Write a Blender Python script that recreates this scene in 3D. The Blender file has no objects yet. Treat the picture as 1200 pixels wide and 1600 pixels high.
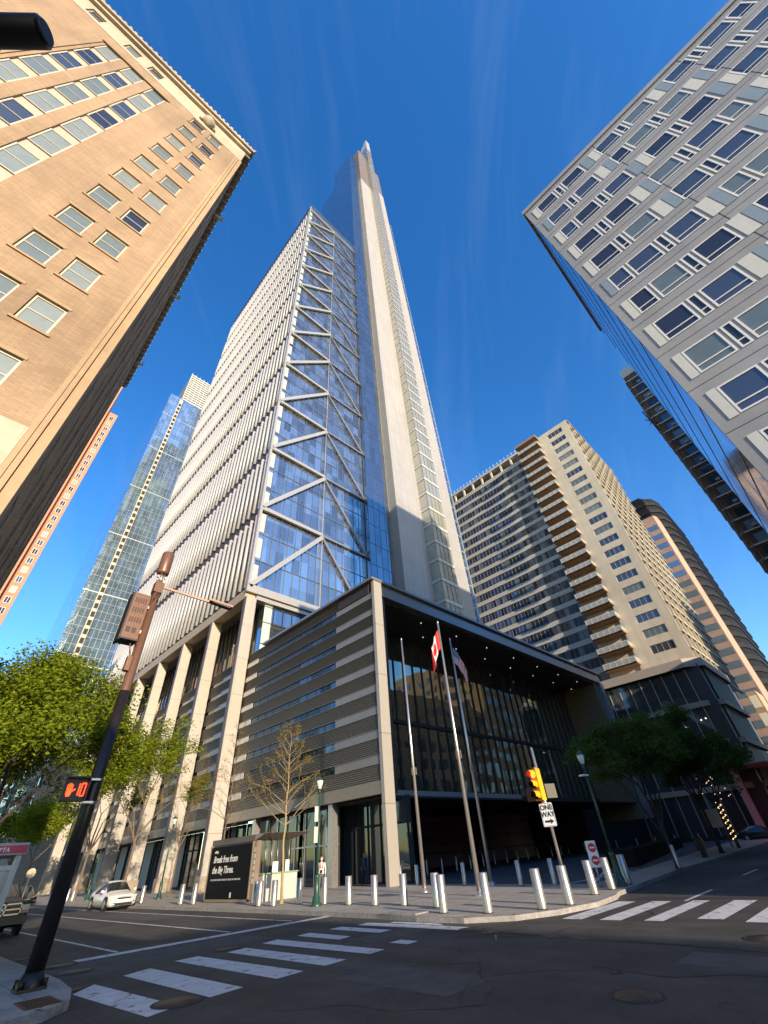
import bpy, math, random
from mathutils import Vector, Matrix
random.seed(7)
S = bpy.context.scene
COL = S.collection
R = math.radians
# ------------------------------------------------------------------ camera, sky, sun, exposure
M = [[0.7231117216823311, 0.40427555997323866, 0.5600631299897709],
     [-0.6877919432047723, 0.49614657320270455, 0.5298875548282073],
     [-0.06365281477058211, -0.768374810562877, 0.6368268757395877]]
cd = bpy.data.cameras.new('camera'); cam = bpy.data.objects.new('camera', cd); COL.objects.link(cam)
rot = Matrix([[M[i][0], -M[i][1], -M[i][2]] for i in range(3)])
cam.matrix_world = Matrix.Translation((0, 0, 1.7)) @ rot.to_4x4()
cd.sensor_fit = 'HORIZONTAL'; cd.sensor_width = 36; cd.lens = 36*644.243/1200
cd.clip_start = 0.05; cd.clip_end = 5000
S.camera = cam
SUN_AZ = R(194); SUN_EL = R(14)
w = bpy.data.worlds.new('World'); S.world = w; w.use_nodes = True
nt = w.node_tree; nt.nodes.clear()
def wn(t): return nt.nodes.new(t)
out = wn('ShaderNodeOutputWorld'); bg = wn('ShaderNodeBackground'); sky = wn('ShaderNodeTexSky')
sky.sky_type = 'NISHITA'; sky.sun_disc = False; sky.sun_elevation = SUN_EL; sky.sun_rotation = SUN_AZ
sky.air_density = 1.0; sky.dust_density = 0.25; sky.ozone_density = 2.2
bg.inputs[1].default_value = 0.135
# thin cirrus streaks high in the sky
tc = wn('ShaderNodeTexCoord'); 
nz = wn('ShaderNodeTexNoise'); nz.inputs['Scale'].default_value = 1.6; nz.inputs['Detail'].default_value = 7; nz.inputs['Roughness'].default_value = .6; nz.inputs['Distortion'].default_value = .5
cr = wn('ShaderNodeValToRGB'); cr.color_ramp.elements[0].position = .50; cr.color_ramp.elements[1].position = .9
cr.color_ramp.elements[1].color = (.07, .07, .07, 1)
mx = wn('ShaderNodeMixRGB'); mx.inputs[2].default_value = (3.2, 3.5, 4.1, 1)
hs = wn('ShaderNodeHueSaturation'); hs.inputs['Saturation'].default_value = 1.34; hs.inputs['Hue'].default_value = .511; hs.inputs['Value'].default_value = 1.22
cxyz = wn('ShaderNodeCombineXYZ')
for i_, vv in enumerate(((.75, .66, .4), (-4.6, 5.2, 0), (0, 0, 1.2))):
    dn = wn('ShaderNodeVectorMath'); dn.operation = 'DOT_PRODUCT'; dn.inputs[1].default_value = vv; nt.links.new(tc.outputs['Generated'], dn.inputs[0]); nt.links.new(dn.outputs['Value'], cxyz.inputs[i_])
nt.links.new(cxyz.outputs[0], nz.inputs[0]); nt.links.new(nz.outputs[0], cr.inputs[0])
nt.links.new(sky.outputs[0], hs.inputs['Color']); nt.links.new(hs.outputs[0], mx.inputs[1]); nt.links.new(cr.outputs[0], mx.inputs[0])
nt.links.new(mx.outputs[0], bg.inputs[0]); nt.links.new(bg.outputs[0], out.inputs[0])
sl = bpy.data.lights.new('sun', 'SUN'); sl.energy = 3.3; sl.angle = R(.53); sl.color = (1, .82, .60)
so = bpy.data.objects.new('sun', sl); COL.objects.link(so)
d = Vector((math.sin(SUN_AZ)*math.cos(SUN_EL), math.cos(SUN_AZ)*math.cos(SUN_EL), math.sin(SUN_EL)))
so.rotation_euler = d.to_track_quat('Z', 'Y').to_euler(); so.location = (0, -40, 60)
S.view_settings.view_transform = 'Standard'; S.view_settings.look = 'None'; S.view_settings.exposure = 1.15; S.view_settings.gamma = 1
S.render.engine = 'CYCLES'
S.cycles.caustics_reflective = False; S.cycles.caustics_refractive = False; S.cycles.max_bounces = 6; S.cycles.glossy_bounces = 4; S.cycles.diffuse_bounces = 3; S.cycles.transparent_max_bounces = 8

# ------------------------------------------------------------------ materials
MATS = {}
def mat(name, col, rough=.7, metal=0., spec=.5, noise=0., nscale=3., bump=0., bscale=40., kind=None, col2=None, emit=None, estr=0, ior=None, p=None):
    if name in MATS: return MATS[name]
    m = bpy.data.materials.new(name); m.use_nodes = True; MATS[name] = m
    t = m.node_tree; b = t.nodes['Principled BSDF']; N = t.nodes.new; L = t.links.new
    b.inputs['Base Color'].default_value = (*col, 1); b.inputs['Roughness'].default_value = rough
    b.inputs['Metallic'].default_value = metal; b.inputs['Specular IOR Level'].default_value = spec
    if ior: b.inputs['IOR'].default_value = ior
    if emit: b.inputs['Emission Color'].default_value = (*emit, 1); b.inputs['Emission Strength'].default_value = estr
    g = N('ShaderNodeNewGeometry'); src = None
    c = N('ShaderNodeRGB'); c.outputs[0].default_value = (*col, 1); src = c.outputs[0]
    if kind in ('brick', 'panel', 'paver'):
        sx = N('ShaderNodeSeparateXYZ'); L(g.outputs['Position'], sx.inputs[0])
        cx = N('ShaderNodeCombineXYZ')
        if kind == 'paver':
            L(sx.outputs[0], cx.inputs[0]); L(sx.outputs[1], cx.inputs[1])
        else:
            ad = N('ShaderNodeMath'); L(sx.outputs[0], ad.inputs[0]); L(sx.outputs[1], ad.inputs[1]); L(ad.outputs[0], cx.inputs[0]); L(sx.outputs[2], cx.inputs[1])
        bt = N('ShaderNodeTexBrick'); L(cx.outputs[0], bt.inputs[0])
        bw, bh, ms, mc, off = p
        bt.inputs['Scale'].default_value = 1; bt.inputs['Brick Width'].default_value = bw; bt.inputs['Row Height'].default_value = bh
        bt.inputs['Mortar Size'].default_value = ms; bt.inputs['Mortar'].default_value = (*mc, 1); bt.offset = off
        bt.inputs['Color1'].default_value = (*col, 1); bt.inputs['Color2'].default_value = (*(col2 or col), 1); bt.inputs['Bias'].default_value = 0
        bt.inputs['Mortar Smooth'].default_value = .1
        src = bt.outputs[0]
        bp = N('ShaderNodeBump'); bp.inputs['Strength'].default_value = .5; bp.inputs['Distance'].default_value = .02; bp.invert = True
        L(bt.outputs['Fac'], bp.inputs['Height']); L(bp.outputs[0], b.inputs['Normal'])
    if noise:
        n = N('ShaderNodeTexNoise'); n.inputs['Scale'].default_value = nscale; n.inputs['Detail'].default_value = 6; n.inputs['Roughness'].default_value = .65
        L(g.outputs['Position'], n.inputs[0])
        mr = N('ShaderNodeMapRange'); mr.inputs[1].default_value = .25; mr.inputs[2].default_value = .75
        mr.inputs[3].default_value = 1-noise; mr.inputs[4].default_value = 1+noise; L(n.outputs[0], mr.inputs[0])
        vm = N('ShaderNodeVectorMath'); vm.operation = 'SCALE'; L(src, vm.inputs[0]); L(mr.outputs[0], vm.inputs['Scale']); src = vm.outputs[0]
    L(src, b.inputs['Base Color'])
    if bump:
        n2 = N('ShaderNodeTexNoise'); n2.inputs['Scale'].default_value = bscale; n2.inputs['Detail'].default_value = 4; L(g.outputs['Position'], n2.inputs[0])
        bp = N('ShaderNodeBump'); bp.inputs['Strength'].default_value = bump; bp.inputs['Distance'].default_value = .02
        L(n2.outputs[0], bp.inputs['Height']); L(bp.outputs[0], b.inputs['Normal'])
    return m
def glass(name, tint, metal=.85, rough=.03, wav=.25, wscale=.5, pane=None, var=.25):
    """reflective facade glass: tinted mirror with slightly different panes"""
    m = bpy.data.materials.new(name); m.use_nodes = True; MATS[name] = m
    t = m.node_tree; b = t.nodes['Principled BSDF']; N = t.nodes.new; L = t.links.new
    b.inputs['Roughness'].default_value = rough; b.inputs['Metallic'].default_value = metal
    g = N('ShaderNodeNewGeometry'); n = N('ShaderNodeTexNoise'); n.inputs['Scale'].default_value = wscale; n.inputs['Detail'].default_value = 1
    L(g.outputs['Position'], n.inputs[0]); bp = N('ShaderNodeBump'); bp.inputs['Strength'].default_value = wav; bp.inputs['Distance'].default_value = .1
    L(n.outputs[0], bp.inputs['Height']); L(bp.outputs[0], b.inputs['Normal'])
    c = N('ShaderNodeRGB'); c.outputs[0].default_value = (*tint, 1); src = c.outputs[0]
    if pane:
        sx = N('ShaderNodeSeparateXYZ'); L(g.outputs['Position'], sx.inputs[0]); ad = N('ShaderNodeMath'); L(sx.outputs[0], ad.inputs[0]); L(sx.outputs[1], ad.inputs[1])
        def fl(o, s):
            a = N('ShaderNodeMath'); a.operation = 'DIVIDE'; L(o, a.inputs[0]); a.inputs[1].default_value = s
            f = N('ShaderNodeMath'); f.operation = 'FLOOR'; L(a.outputs[0], f.inputs[0]); return f.outputs[0]
        cx = N('ShaderNodeCombineXYZ'); L(fl(ad.outputs[0], pane[0]), cx.inputs[0]); L(fl(sx.outputs[2], pane[1]), cx.inputs[1])
        wn_ = N('ShaderNodeTexWhiteNoise'); L(cx.outputs[0], wn_.inputs['Vector'])
        mr = N('ShaderNodeMapRange'); mr.inputs[3].default_value = 1-var; mr.inputs[4].default_value = 1+var; L(wn_.outputs['Value'], mr.inputs[0])
        vm = N('ShaderNodeVectorMath'); vm.operation = 'SCALE'; L(src, vm.inputs[0]); L(mr.outputs[0], vm.inputs['Scale']); src = vm.outputs[0]
    L(src, b.inputs['Base Color'])
    return m
A = mat('asphalt', (.046, .042, .038), .82, noise=.55, nscale=.7, bump=.9, bscale=55)
def asphalt_detail(m):
    t = m.node_tree; b = t.nodes['Principled BSDF']; N = t.nodes.new; L = t.links.new
    link = b.inputs['Base Color'].links[0]; src = link.from_socket
    g = N('ShaderNodeNewGeometry')
    n = N('ShaderNodeTexNoise'); n.inputs['Scale'].default_value = 60; n.inputs['Detail'].default_value = 2; L(g.outputs['Position'], n.inputs[0])
    cr = N('ShaderNodeValToRGB'); cr.color_ramp.elements[0].position = .62; cr.color_ramp.elements[0].color = (1, 1, 1, 1); cr.color_ramp.elements[1].position = .74; cr.color_ramp.elements[1].color = (3, 2.9, 2.7, 1)
    L(n.outputs[0], cr.inputs[0]); mm = N('ShaderNodeVectorMath'); mm.operation = 'MULTIPLY'; L(src, mm.inputs[0]); L(cr.outputs[0], mm.inputs[1])
    # long smeared wear and a few cracks
    mpn = N('ShaderNodeMapping'); mpn.inputs['Scale'].default_value = (1.2, .12, 1); L(g.outputs['Position'], mpn.inputs[0])
    n3 = N('ShaderNodeTexNoise'); n3.inputs['Scale'].default_value = 1.1; n3.inputs['Detail'].default_value = 5; L(mpn.outputs[0], n3.inputs[0])
    mr = N('ShaderNodeMapRange'); mr.inputs[1].default_value = .3; mr.inputs[2].default_value = .7; mr.inputs[3].default_value = .72; mr.inputs[4].default_value = 1.4; L(n3.outputs[0], mr.inputs[0])
    vo = N('ShaderNodeTexVoronoi'); vo.feature = 'DISTANCE_TO_EDGE'; vo.inputs['Scale'].default_value = .22
    nd = N('ShaderNodeTexNoise'); nd.inputs['Scale'].default_value = 1.5; nd.inputs['Detail'].default_value = 5; L(g.outputs['Position'], nd.inputs[0])
    av = N('ShaderNodeVectorMath'); L(g.outputs['Position'], av.inputs[0]); L(nd.outputs[1], av.inputs[1]); L(av.outputs[0], vo.inputs[0])
    c2 = N('ShaderNodeMapRange'); c2.inputs[1].default_value = .0; c2.inputs[2].default_value = .006; c2.inputs[3].default_value = .45; c2.inputs[4].default_value = 1; L(vo.outputs['Distance'], c2.inputs[0])
    ml = N('ShaderNodeMath'); ml.operation = 'MULTIPLY'; L(mr.outputs[0], ml.inputs[0]); L(c2.outputs[0], ml.inputs[1])
    s2 = N('ShaderNodeVectorMath'); s2.operation = 'SCALE'; L(mm.outputs[0], s2.inputs[0]); L(ml.outputs[0], s2.inputs['Scale'])
    L(s2.outputs[0], b.inputs['Base Color'])
asphalt_detail(A)
paver = mat('plaza_paver', (.40, .36, .30), .75, kind='paver', col2=(.34, .305, .255), p=(1.2, .6, .008, (.12, .11, .1), .5), noise=.2, nscale=1.2)
conc = mat('sidewalk_concrete', (.34, .325, .30), .85, kind='paver', col2=(.31, .295, .27), p=(1.5, 1.5, .012, (.16, .15, .14), 0), noise=.28, nscale=2.2)
kerbm = mat('granite_kerb', (.33, .31, .28), .8, noise=.35, nscale=9, bump=.4, bscale=80)
def weather(m, amt=.16, sx=.9, sz=.07):
    t = m.node_tree; b = t.nodes['Principled BSDF']; N = t.nodes.new; L = t.links.new
    src = b.inputs['Base Color'].links[0].from_socket; g = N('ShaderNodeNewGeometry')
    mp_ = N('ShaderNodeMapping'); mp_.inputs['Scale'].default_value = (sx, sx, sz); L(g.outputs['Position'], mp_.inputs[0])
    n = N('ShaderNodeTexNoise'); n.inputs['Scale'].default_value = 1; n.inputs['Detail'].default_value = 5; n.inputs['Roughness'].default_value = .6; L(mp_.outputs[0], n.inputs[0])
    n2 = N('ShaderNodeTexNoise'); n2.inputs['Scale'].default_value = .11; n2.inputs['Detail'].default_value = 3; L(g.outputs['Position'], n2.inputs[0])
    ad = N('ShaderNodeMath'); L(n.outputs[0], ad.inputs[0]); L(n2.outputs[0], ad.inputs[1])
    mr = N('ShaderNodeMapRange'); mr.inputs[1].default_value = .7; mr.inputs[2].default_value = 1.3; mr.inputs[3].default_value = 1-amt; mr.inputs[4].default_value = 1+amt; L(ad.outputs[0], mr.inputs[0])
    vm = N('ShaderNodeVectorMath'); vm.operation = 'SCALE'; L(src, vm.inputs[0]); L(mr.outputs[0], vm.inputs['Scale']); L(vm.outputs[0], b.inputs['Base Color'])
def paint_mat():
    m = mat('road_paint', (.62, .62, .60), .65, noise=.22, nscale=3)
    t = m.node_tree; b = t.nodes['Principled BSDF']; N = t.nodes.new; L = t.links.new
    src = b.inputs['Base Color'].links[0].from_socket
    g = N('ShaderNodeNewGeometry'); n = N('ShaderNodeTexNoise'); n.inputs['Scale'].default_value = 2.6; n.inputs['Detail'].default_value = 9; n.inputs['Roughness'].default_value = .72; L(g.outputs['Position'], n.inputs[0])
    cr = N('ShaderNodeValToRGB'); cr.color_ramp.elements[0].position = .375; cr.color_ramp.elements[1].position = .42; L(n.outputs[0], cr.inputs[0])
    mx = N('ShaderNodeMixRGB'); mx.inputs[1].default_value = (.06, .058, .055, 1); L(cr.outputs[0], mx.inputs[0]); L(src, mx.inputs[2]); L(mx.outputs[0], b.inputs['Base Color'])
    return m
paint = paint_mat()
tan_brick = mat('tan_brick', (.345, .24, .145), .85, kind='brick', col2=(.285, .195, .12), p=(.42, .13, .014, (.27, .18, .105), .5), noise=.16, nscale=.5)
tan_brick_trim = mat('tan_brick_trim', (.36, .25, .145), .8, noise=.14, nscale=1.5)
limestone = mat('limestone', (.44, .37, .27), .8, kind='panel', col2=(.41, .345, .25), p=(1.4, .7, .01, (.36, .29, .2), .5), noise=.14, nscale=.8)
win_frame = mat('cream_window_frame', (.52, .46, .36), .5)
white_frame = mat('white_window_frame', (.78, .76, .70), .45)
dark_frame = mat('dark_frame', (.045, .045, .045), .7, spec=.15)
blind = mat('pale_blind', (.19, .225, .22), .35, spec=.8, noise=.12, nscale=2)
blind2 = mat('grey_blind', (.13, .165, .17), .3, spec=.8, noise=.12, nscale=2)
glass_dark = glass('dark_window_glass', (.06, .07, .09), .5, .05, .1)
glass_mid = glass('blue_window_glass', (.11, .135, .17), .55, .05, .1)
glass_black = glass('black_lobby_glass', (.10, .115, .12), .5, .04, .15, .35, pane=(1.5, 6.2), var=.3)
glass_canopy = glass('canopy_glass', (.36, .37, .31), .9, .03, .35, .3, pane=(1.6, 6.2), var=.2)
glass_tower = glass('tower_glass', (.54, .58, .58), .9, .04, .2, .25, pane=(1.5, 2.55), var=.4)
glass_tower_dk = glass('tower_glass_deep', (.32, .38, .43), .9, .03, .12, .2, pane=(1.6, 5.1), var=.15)
glass_far = glass('far_tower_glass', (.50, .70, .82), .85, .05, .5, .16, pane=(1.6, 3.1), var=.28)
glass_pale = glass('pale_bay_glass', (.50, .50, .42), .55, .18, .1, .2, pane=(1.7, 5.1), var=.1)
glass_blue_side = glass('side_glass', (.40, .55, .75), .9, .08, .35, .22, pane=(3, 2.9), var=.3)
fin_m = mat('white_fin', (.46, .465, .47), .45, metal=.1, noise=.06)
belt_m = mat('champagne_metal', (.48, .45, .40), .38, metal=.45, noise=.08)
belt_dk = mat('dark_bronze', (.06, .045, .035), .45, metal=.3)
pier_m = mat('pale_stone_panel', (.335, .33, .325), .55, kind='panel', col2=(.32, .315, .31), p=(1.65, 5.1, .035, (.25, .22, .19), 0), noise=.07, nscale=.3)
bronze_p = mat('bronze_crown_panel', (.17, .14, .12), .5, kind='panel', col2=(.15, .125, .11), p=(1.65, 2.5, .05, (.12, .09, .07), 0))
steel = mat('satin_steel', (.48, .46, .43), .36, metal=.75, noise=.22, nscale=5)
louvre_m = mat('louvre_metal', (.31, .295, .27), .42, metal=.5, noise=.08)
flat_m = mat('flat_metal_panel', (.30, .29, .27), .45, metal=.4, noise=.1, nscale=1)
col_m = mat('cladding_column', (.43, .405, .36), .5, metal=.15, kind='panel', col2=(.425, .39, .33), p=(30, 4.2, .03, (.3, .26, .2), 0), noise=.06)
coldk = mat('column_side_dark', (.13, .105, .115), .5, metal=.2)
white_panel = mat('white_spandrel', (.70, .68, .62), .5)
soffit_m = mat('soffit_bronze', (.10, .075, .055), .5, noise=.15)
black_m = mat('black_metal', (.012, .012, .013), .45)
wood_m = mat('slatted_wood', (.20, .145, .09), .6, noise=.3, nscale=3)
greyp = mat('grey_wall_panel', (.34, .345, .34), .6, kind='panel', col2=(.30, .305, .30), p=(4, 1.35, .04, (.03, .03, .03), 0))
se_grey = mat('taupe_panel', (.30, .30, .30), .65, noise=.08, nscale=.8)
se_cream = mat('cream_panel', (.60, .59, .53), .6, noise=.06)
se_blue = mat('grey_blue_panel', (.24, .30, .34), .5, noise=.08)
brownb = mat('brown_brick', (.13, .062, .038), .85, kind='brick', col2=(.10, .05, .032), p=(.4, .14, .012, (.1, .07, .05), .5), noise=.15)
slabm = mat('pale_slab', (.62, .57, .48), .7, noise=.1)
cream_wall = mat('cream_concrete', (.62, .55, .42), .8, noise=.09, nscale=.4, bump=.2, bscale=2)
bal_under = mat('tan_balcony_soffit', (.34, .20, .10), .75, noise=.15)
railm = mat('balcony_rail_glass', (.38, .38, .34), .3, spec=.8)
salmon = mat('salmon_stone', (.42, .27, .19), .7, noise=.1, nscale=.5)
pinkb = mat('pink_brick', (.56, .24, .15), .85, noise=.12, nscale=1)
darkst = mat('dark_granite', (.012, .013, .015), .75, spec=.15, noise=.2)
rustpole = mat('brown_pole_paint', (.17, .085, .05), .4, metal=.2, noise=.12, nscale=8)
blackpole = mat('dark_pole_paint', (.022, .017, .015), .38, metal=.2, noise=.2, nscale=8)
green_m = mat('dark_green_paint', (.02, .07, .045), .35)
yellow_m = mat('signal_yellow', (.85, .42, .02), .4)
white_p = mat('white_paint', (.8, .8, .78), .4)
red_m = mat('red_paint', (.6, .03, .04), .5)
bark = mat('grey_bark', (.17, .125, .085), .9, noise=.35, nscale=12, bump=.8, bscale=30)
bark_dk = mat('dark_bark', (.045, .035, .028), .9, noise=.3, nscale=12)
iron = mat('cast_iron', (.13, .10, .07), .6, metal=.4, kind='paver', col2=(.09, .07, .05), p=(.11, .055, .012, (.03, .025, .02), .5), noise=.2, nscale=8)
tyre = mat('tyre_rubber', (.02, .02, .02), .9)
car_glass = mat('car_glass', (.02, .025, .025), .08, spec=.9)
def leafmat(name, c, c2):
    m = bpy.data.materials.new(name); m.use_nodes = True; t = m.node_tree; t.nodes.clear(); N = t.nodes.new; L = t.links.new
    o = N('ShaderNodeOutputMaterial'); df = N('ShaderNodeBsdfDiffuse'); tr = N('ShaderNodeBsdfTranslucent'); mx = N('ShaderNodeMixShader'); mx.inputs[0].default_value = .38
    g = N('ShaderNodeNewGeometry'); r = N('ShaderNodeMixRGB'); r.inputs[1].default_value = (*c, 1); r.inputs[2].default_value = (*c2, 1)
    L(g.outputs['Random Per Island'], r.inputs[0]); L(r.outputs[0], df.inputs[0]); L(r.outputs[0], tr.inputs[0]); L(df.outputs[0], mx.inputs[1]); L(tr.outputs[0], mx.inputs[2]); L(mx.outputs[0], o.inputs[0])
    return m
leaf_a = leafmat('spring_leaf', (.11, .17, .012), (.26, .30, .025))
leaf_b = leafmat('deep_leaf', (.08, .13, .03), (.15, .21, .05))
leaf_c = leafmat('bud_leaf', (.22, .20, .03), (.30, .19, .06))
leaf_o = leafmat('rust_bud', (.30, .13, .05), (.26, .20, .05))

for m_, a_ in ((tan_brick, .2), (limestone, .16), (se_grey, .12), (cream_wall, .14), (pier_m, .07), (col_m, .09), (salmon, .12), (brownb, .2), (kerbm, .2), (conc, .2), (tan_brick_trim, .15)): weather(m_, a_)
# ------------------------------------------------------------------ mesh helpers
TS = .925; TZ = .128   # the skyscraper is drawn in its own units, then sized to the street
def root_of(o):
    if o is None: return {}
    while o.parent: o = o.parent
    return o
class MB:
    def __init__(s): s.v = []; s.f = []; s.m = []; s.sm = []
    def face(s, pts, mi=0, sm=False):
        n = len(s.v); s.v += [tuple(p) for p in pts]; s.f.append(tuple(range(n, n+len(pts)))); s.m.append(mi); s.sm.append(sm)
    def box(s, x0, x1, y0, y1, z0, z1, mi=0):
        if x0 > x1: x0, x1 = x1, x0
        if y0 > y1: y0, y1 = y1, y0
        if z0 > z1: z0, z1 = z1, z0
        n = len(s.v)
        s.v += [(x0,y0,z0),(x1,y0,z0),(x1,y1,z0),(x0,y1,z0),(x0,y0,z1),(x1,y0,z1),(x1,y1,z1),(x0,y1,z1)]
        for q in ((0,3,2,1),(4,5,6,7),(0,1,5,4),(1,2,6,5),(2,3,7,6),(3,0,4,7)):
            s.f.append(tuple(n+i for i in q)); s.m.append(mi); s.sm.append(False)
        return s
    def tube(s, p, q, r, r2=None, n=10, mi=0, caps=True):
        p = Vector(p); q = Vector(q); r2 = r if r2 is None else r2
        dv = (q-p); 
        if dv.length < 1e-6: return s
        z = dv.normalized(); x = z.orthogonal().normalized(); y = z.cross(x); b = len(s.v)
        for c, rr in ((p, r), (q, r2)):
            for i in range(n):
                a = 2*math.pi*i/n; s.v.append(tuple(c + (x*math.cos(a)+y*math.sin(a))*rr))
        for i in range(n):
            j = (i+1) % n; s.f.append((b+i, b+j, b+n+j, b+n+i)); s.m.append(mi); s.sm.append(True)
        if caps:
            s.f.append(tuple(b+i for i in reversed(range(n)))); s.m.append(mi); s.sm.append(False)
            s.f.append(tuple(b+n+i for i in range(n))); s.m.append(mi); s.sm.append(False)
        return s
    def beam(s, p, q, wd, h, mi=0, up=(0,0,1)):
        p = Vector(p); q = Vector(q); z = (q-p).normalized(); u = Vector(up); x = z.cross(u).normalized(); y = x.cross(z); b = len(s.v)
        for c in (p, q):
            for sx, sy in ((-1,-1),(1,-1),(1,1),(-1,1)): s.v.append(tuple(c + x*sx*wd/2 + y*sy*h/2))
        for qd in ((0,3,2,1),(4,5,6,7),(0,1,5,4),(1,2,6,5),(2,3,7,6),(3,0,4,7)):
            s.f.append(tuple(b+i for i in qd)); s.m.append(mi); s.sm.append(False)
        return s
    def lathe(s, c, prof, n=16, mi=0):
        b = len(s.v); c = Vector(c)
        for (r, z) in prof:
            for i in range(n):
                a = 2*math.pi*i/n; s.v.append((c.x+r*math.cos(a), c.y+r*math.sin(a), c.z+z))
        for k in range(len(prof)-1):
            for i in range(n):
                j = (i+1) % n; s.f.append((b+k*n+i, b+k*n+j, b+(k+1)*n+j, b+(k+1)*n+i)); s.m.append(mi); s.sm.append(True)
        s.f.append(tuple(b+(len(prof)-1)*n+i for i in range(n))); s.m.append(mi); s.sm.append(False)
        return s
    def poly(s, pts, z0, z1, mi=0, mside=None):
        n = len(pts); ms = mi if mside is None else mside
        s.face([(x, y, z1) for x, y in pts], mi)
        for i in range(n):
            a, b = pts[i], pts[(i+1) % n]
            s.face([(a[0],a[1],z0),(b[0],b[1],z0),(b[0],b[1],z1),(a[0],a[1],z1)], ms)
        return s
    def build(s, name, mats, parent=None, label=None, cat=None, group=None, kind=None):
        if not isinstance(mats, (list, tuple)): mats = [mats]
        off = Vector((0,0,0))
        if parent:
            o = parent
            while o: off += o.location; o = o.parent
        if root_of(parent).get('site_scale'): s.v = [(v[0]*TS, v[1]*TS, v[2]*TS+TZ) for v in s.v]
        me = bpy.data.meshes.new(name)
        me.from_pydata([(v[0]-off.x, v[1]-off.y, v[2]-off.z) for v in s.v], [], s.f)
        for m in mats: me.materials.append(m)
        me.polygons.foreach_set('material_index', s.m); me.polygons.foreach_set('use_smooth', s.sm); me.update()
        ob = bpy.data.objects.new(name, me); COL.objects.link(ob)
        if parent: ob.parent = parent
        return tag(ob, label, cat, group, kind)
def tag(o, label=None, cat=None, group=None, kind=None):
    if label: o['label'] = label
    if cat: o['category'] = cat
    if group: o['group'] = group
    if kind: o['kind'] = kind
    return o
def build_each(mb, name, m, parent):
    for k in range(0, len(mb.v), 8):
        q = MB(); q.v = mb.v[k:k+8]
        for f in ((0,3,2,1),(4,5,6,7),(0,1,5,4),(1,2,6,5),(2,3,7,6),(3,0,4,7)): q.f.append(f); q.m.append(0); q.sm.append(False)
        q.build(name, m, parent)
def thing(name, loc, label, cat, group=None):
    o = bpy.data.objects.new(name, None); COL.objects.link(o); o.location = loc; o.empty_display_size = .2
    return tag(o, label, cat, group)
def copy_tree(o, parent=None):
    c = o.copy(); COL.objects.link(c)
    if parent: c.parent = parent
    for ch in list(o.children): copy_tree(ch, c)
    return c
def text_mesh(name, txt, size, m, origin, xdir, ydir, parent, shear=0, bold=0, depth=.004, align='LEFT', sx=1.0):
    cu = bpy.data.curves.new(name, 'FONT'); cu.body = txt; cu.size = size; cu.shear = shear; cu.offset = bold; cu.extrude = depth; cu.align_x = align; cu.resolution_u = 3
    tmp = bpy.data.objects.new('tmp_text', cu); COL.objects.link(tmp)
    bpy.context.view_layer.update()
    me = bpy.data.meshes.new_from_object(tmp); bpy.data.objects.remove(tmp)
    x = Vector(xdir).normalized(); y = Vector(ydir).normalized(); z = x.cross(y)
    off = Vector((0,0,0)); o = parent
    while o: off += o.location; o = o.parent
    mw = Matrix((( x.x*sx, y.x, z.x, 0), (x.y*sx, y.y, z.y, 0), (x.z*sx, y.z, z.z, 0), (0,0,0,1)))
    me.transform(Matrix.Translation(Vector(origin)-off) @ mw)
    me.materials.clear(); me.materials.append(m)
    ob = bpy.data.objects.new(name, me); COL.objects.link(ob)
    if parent: ob.parent = parent
    return ob
CAMP = Vector((0, 0, 1.7))
def add_windows(parent, wins, axis, rev, mats_frame, name='window', depth=.12, mull=2, sash=None, fr=.07, maxn=95, pane_names='pane'):
    """wins: list of (u0,u1,z0,z1,glassmat). axis 'x': wall normal along -y/+y at coordinate c (u = x); axis 'y': normal along x (u = y)
    rev: (coord, outward sign). Nearest ones individually, rest as stuff"""
    c, sg = rev
    def dist(wn_):
        u = (wn_[0]+wn_[1])/2; z = (wn_[2]+wn_[3])/2
        p = Vector((u, c, z)) if axis == 'x' else Vector((c, u, z)); return (p-CAMP).length
    wins = sorted(wins, key=dist)
    def parts(f, g, wn_, gi=0):
        u0, u1, z0, z1 = wn_[:4]
        def bx(mb, a0, a1, b0, b1, zz0, zz1, mi=0):
            if axis == 'x': mb.box(a0, a1, b0, b1, zz0, zz1, mi)
            else: mb.box(b0, b1, a0, a1, zz0, zz1, mi)
        o0 = c + sg*.004; o1 = c + sg*.06
        bx(f, u0, u1, o0, o1, z0, z0+fr); bx(f, u0, u1, o0, o1, z1-fr, z1)
        bx(f, u0, u0+fr, o0, o1, z0+fr, z1-fr); bx(f, u1-fr, u1, o0, o1, z0+fr, z1-fr)
        for k in range(1, mull):
            uu = u0+(u1-u0)*k/mull; bx(f, uu-fr*.4, uu+fr*.4, o0, o1-sg*.01, z0+fr, z1-fr)
        if sash: zz = z0+(z1-z0)*sash; bx(f, u0+fr, u1-fr, o0, o1-sg*.005, zz-fr*.4, zz+fr*.4)
        bx(g, u0+fr*.5, u1-fr*.5, c+sg*.003, c+sg*.025, z0+fr*.5, z1-fr*.5, gi)
    for wn_ in wins[:maxn]:
        f = MB(); g = MB(); parts(f, g, wn_)
        fo = f.build(name, mats_frame, parent); g.build(pane_names, wn_[4], fo)
    rest = wins[maxn:]
    if rest:
        ms = []; 
        for wn_ in rest:
            if wn_[4] not in ms: ms.append(wn_[4])
        f = MB(); g = MB()
        for wn_ in rest: parts(f, g, wn_, ms.index(wn_[4]))
        fo = f.build(name, mats_frame, parent, kind='stuff'); g.build(pane_names, ms, fo, kind='stuff')
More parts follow.
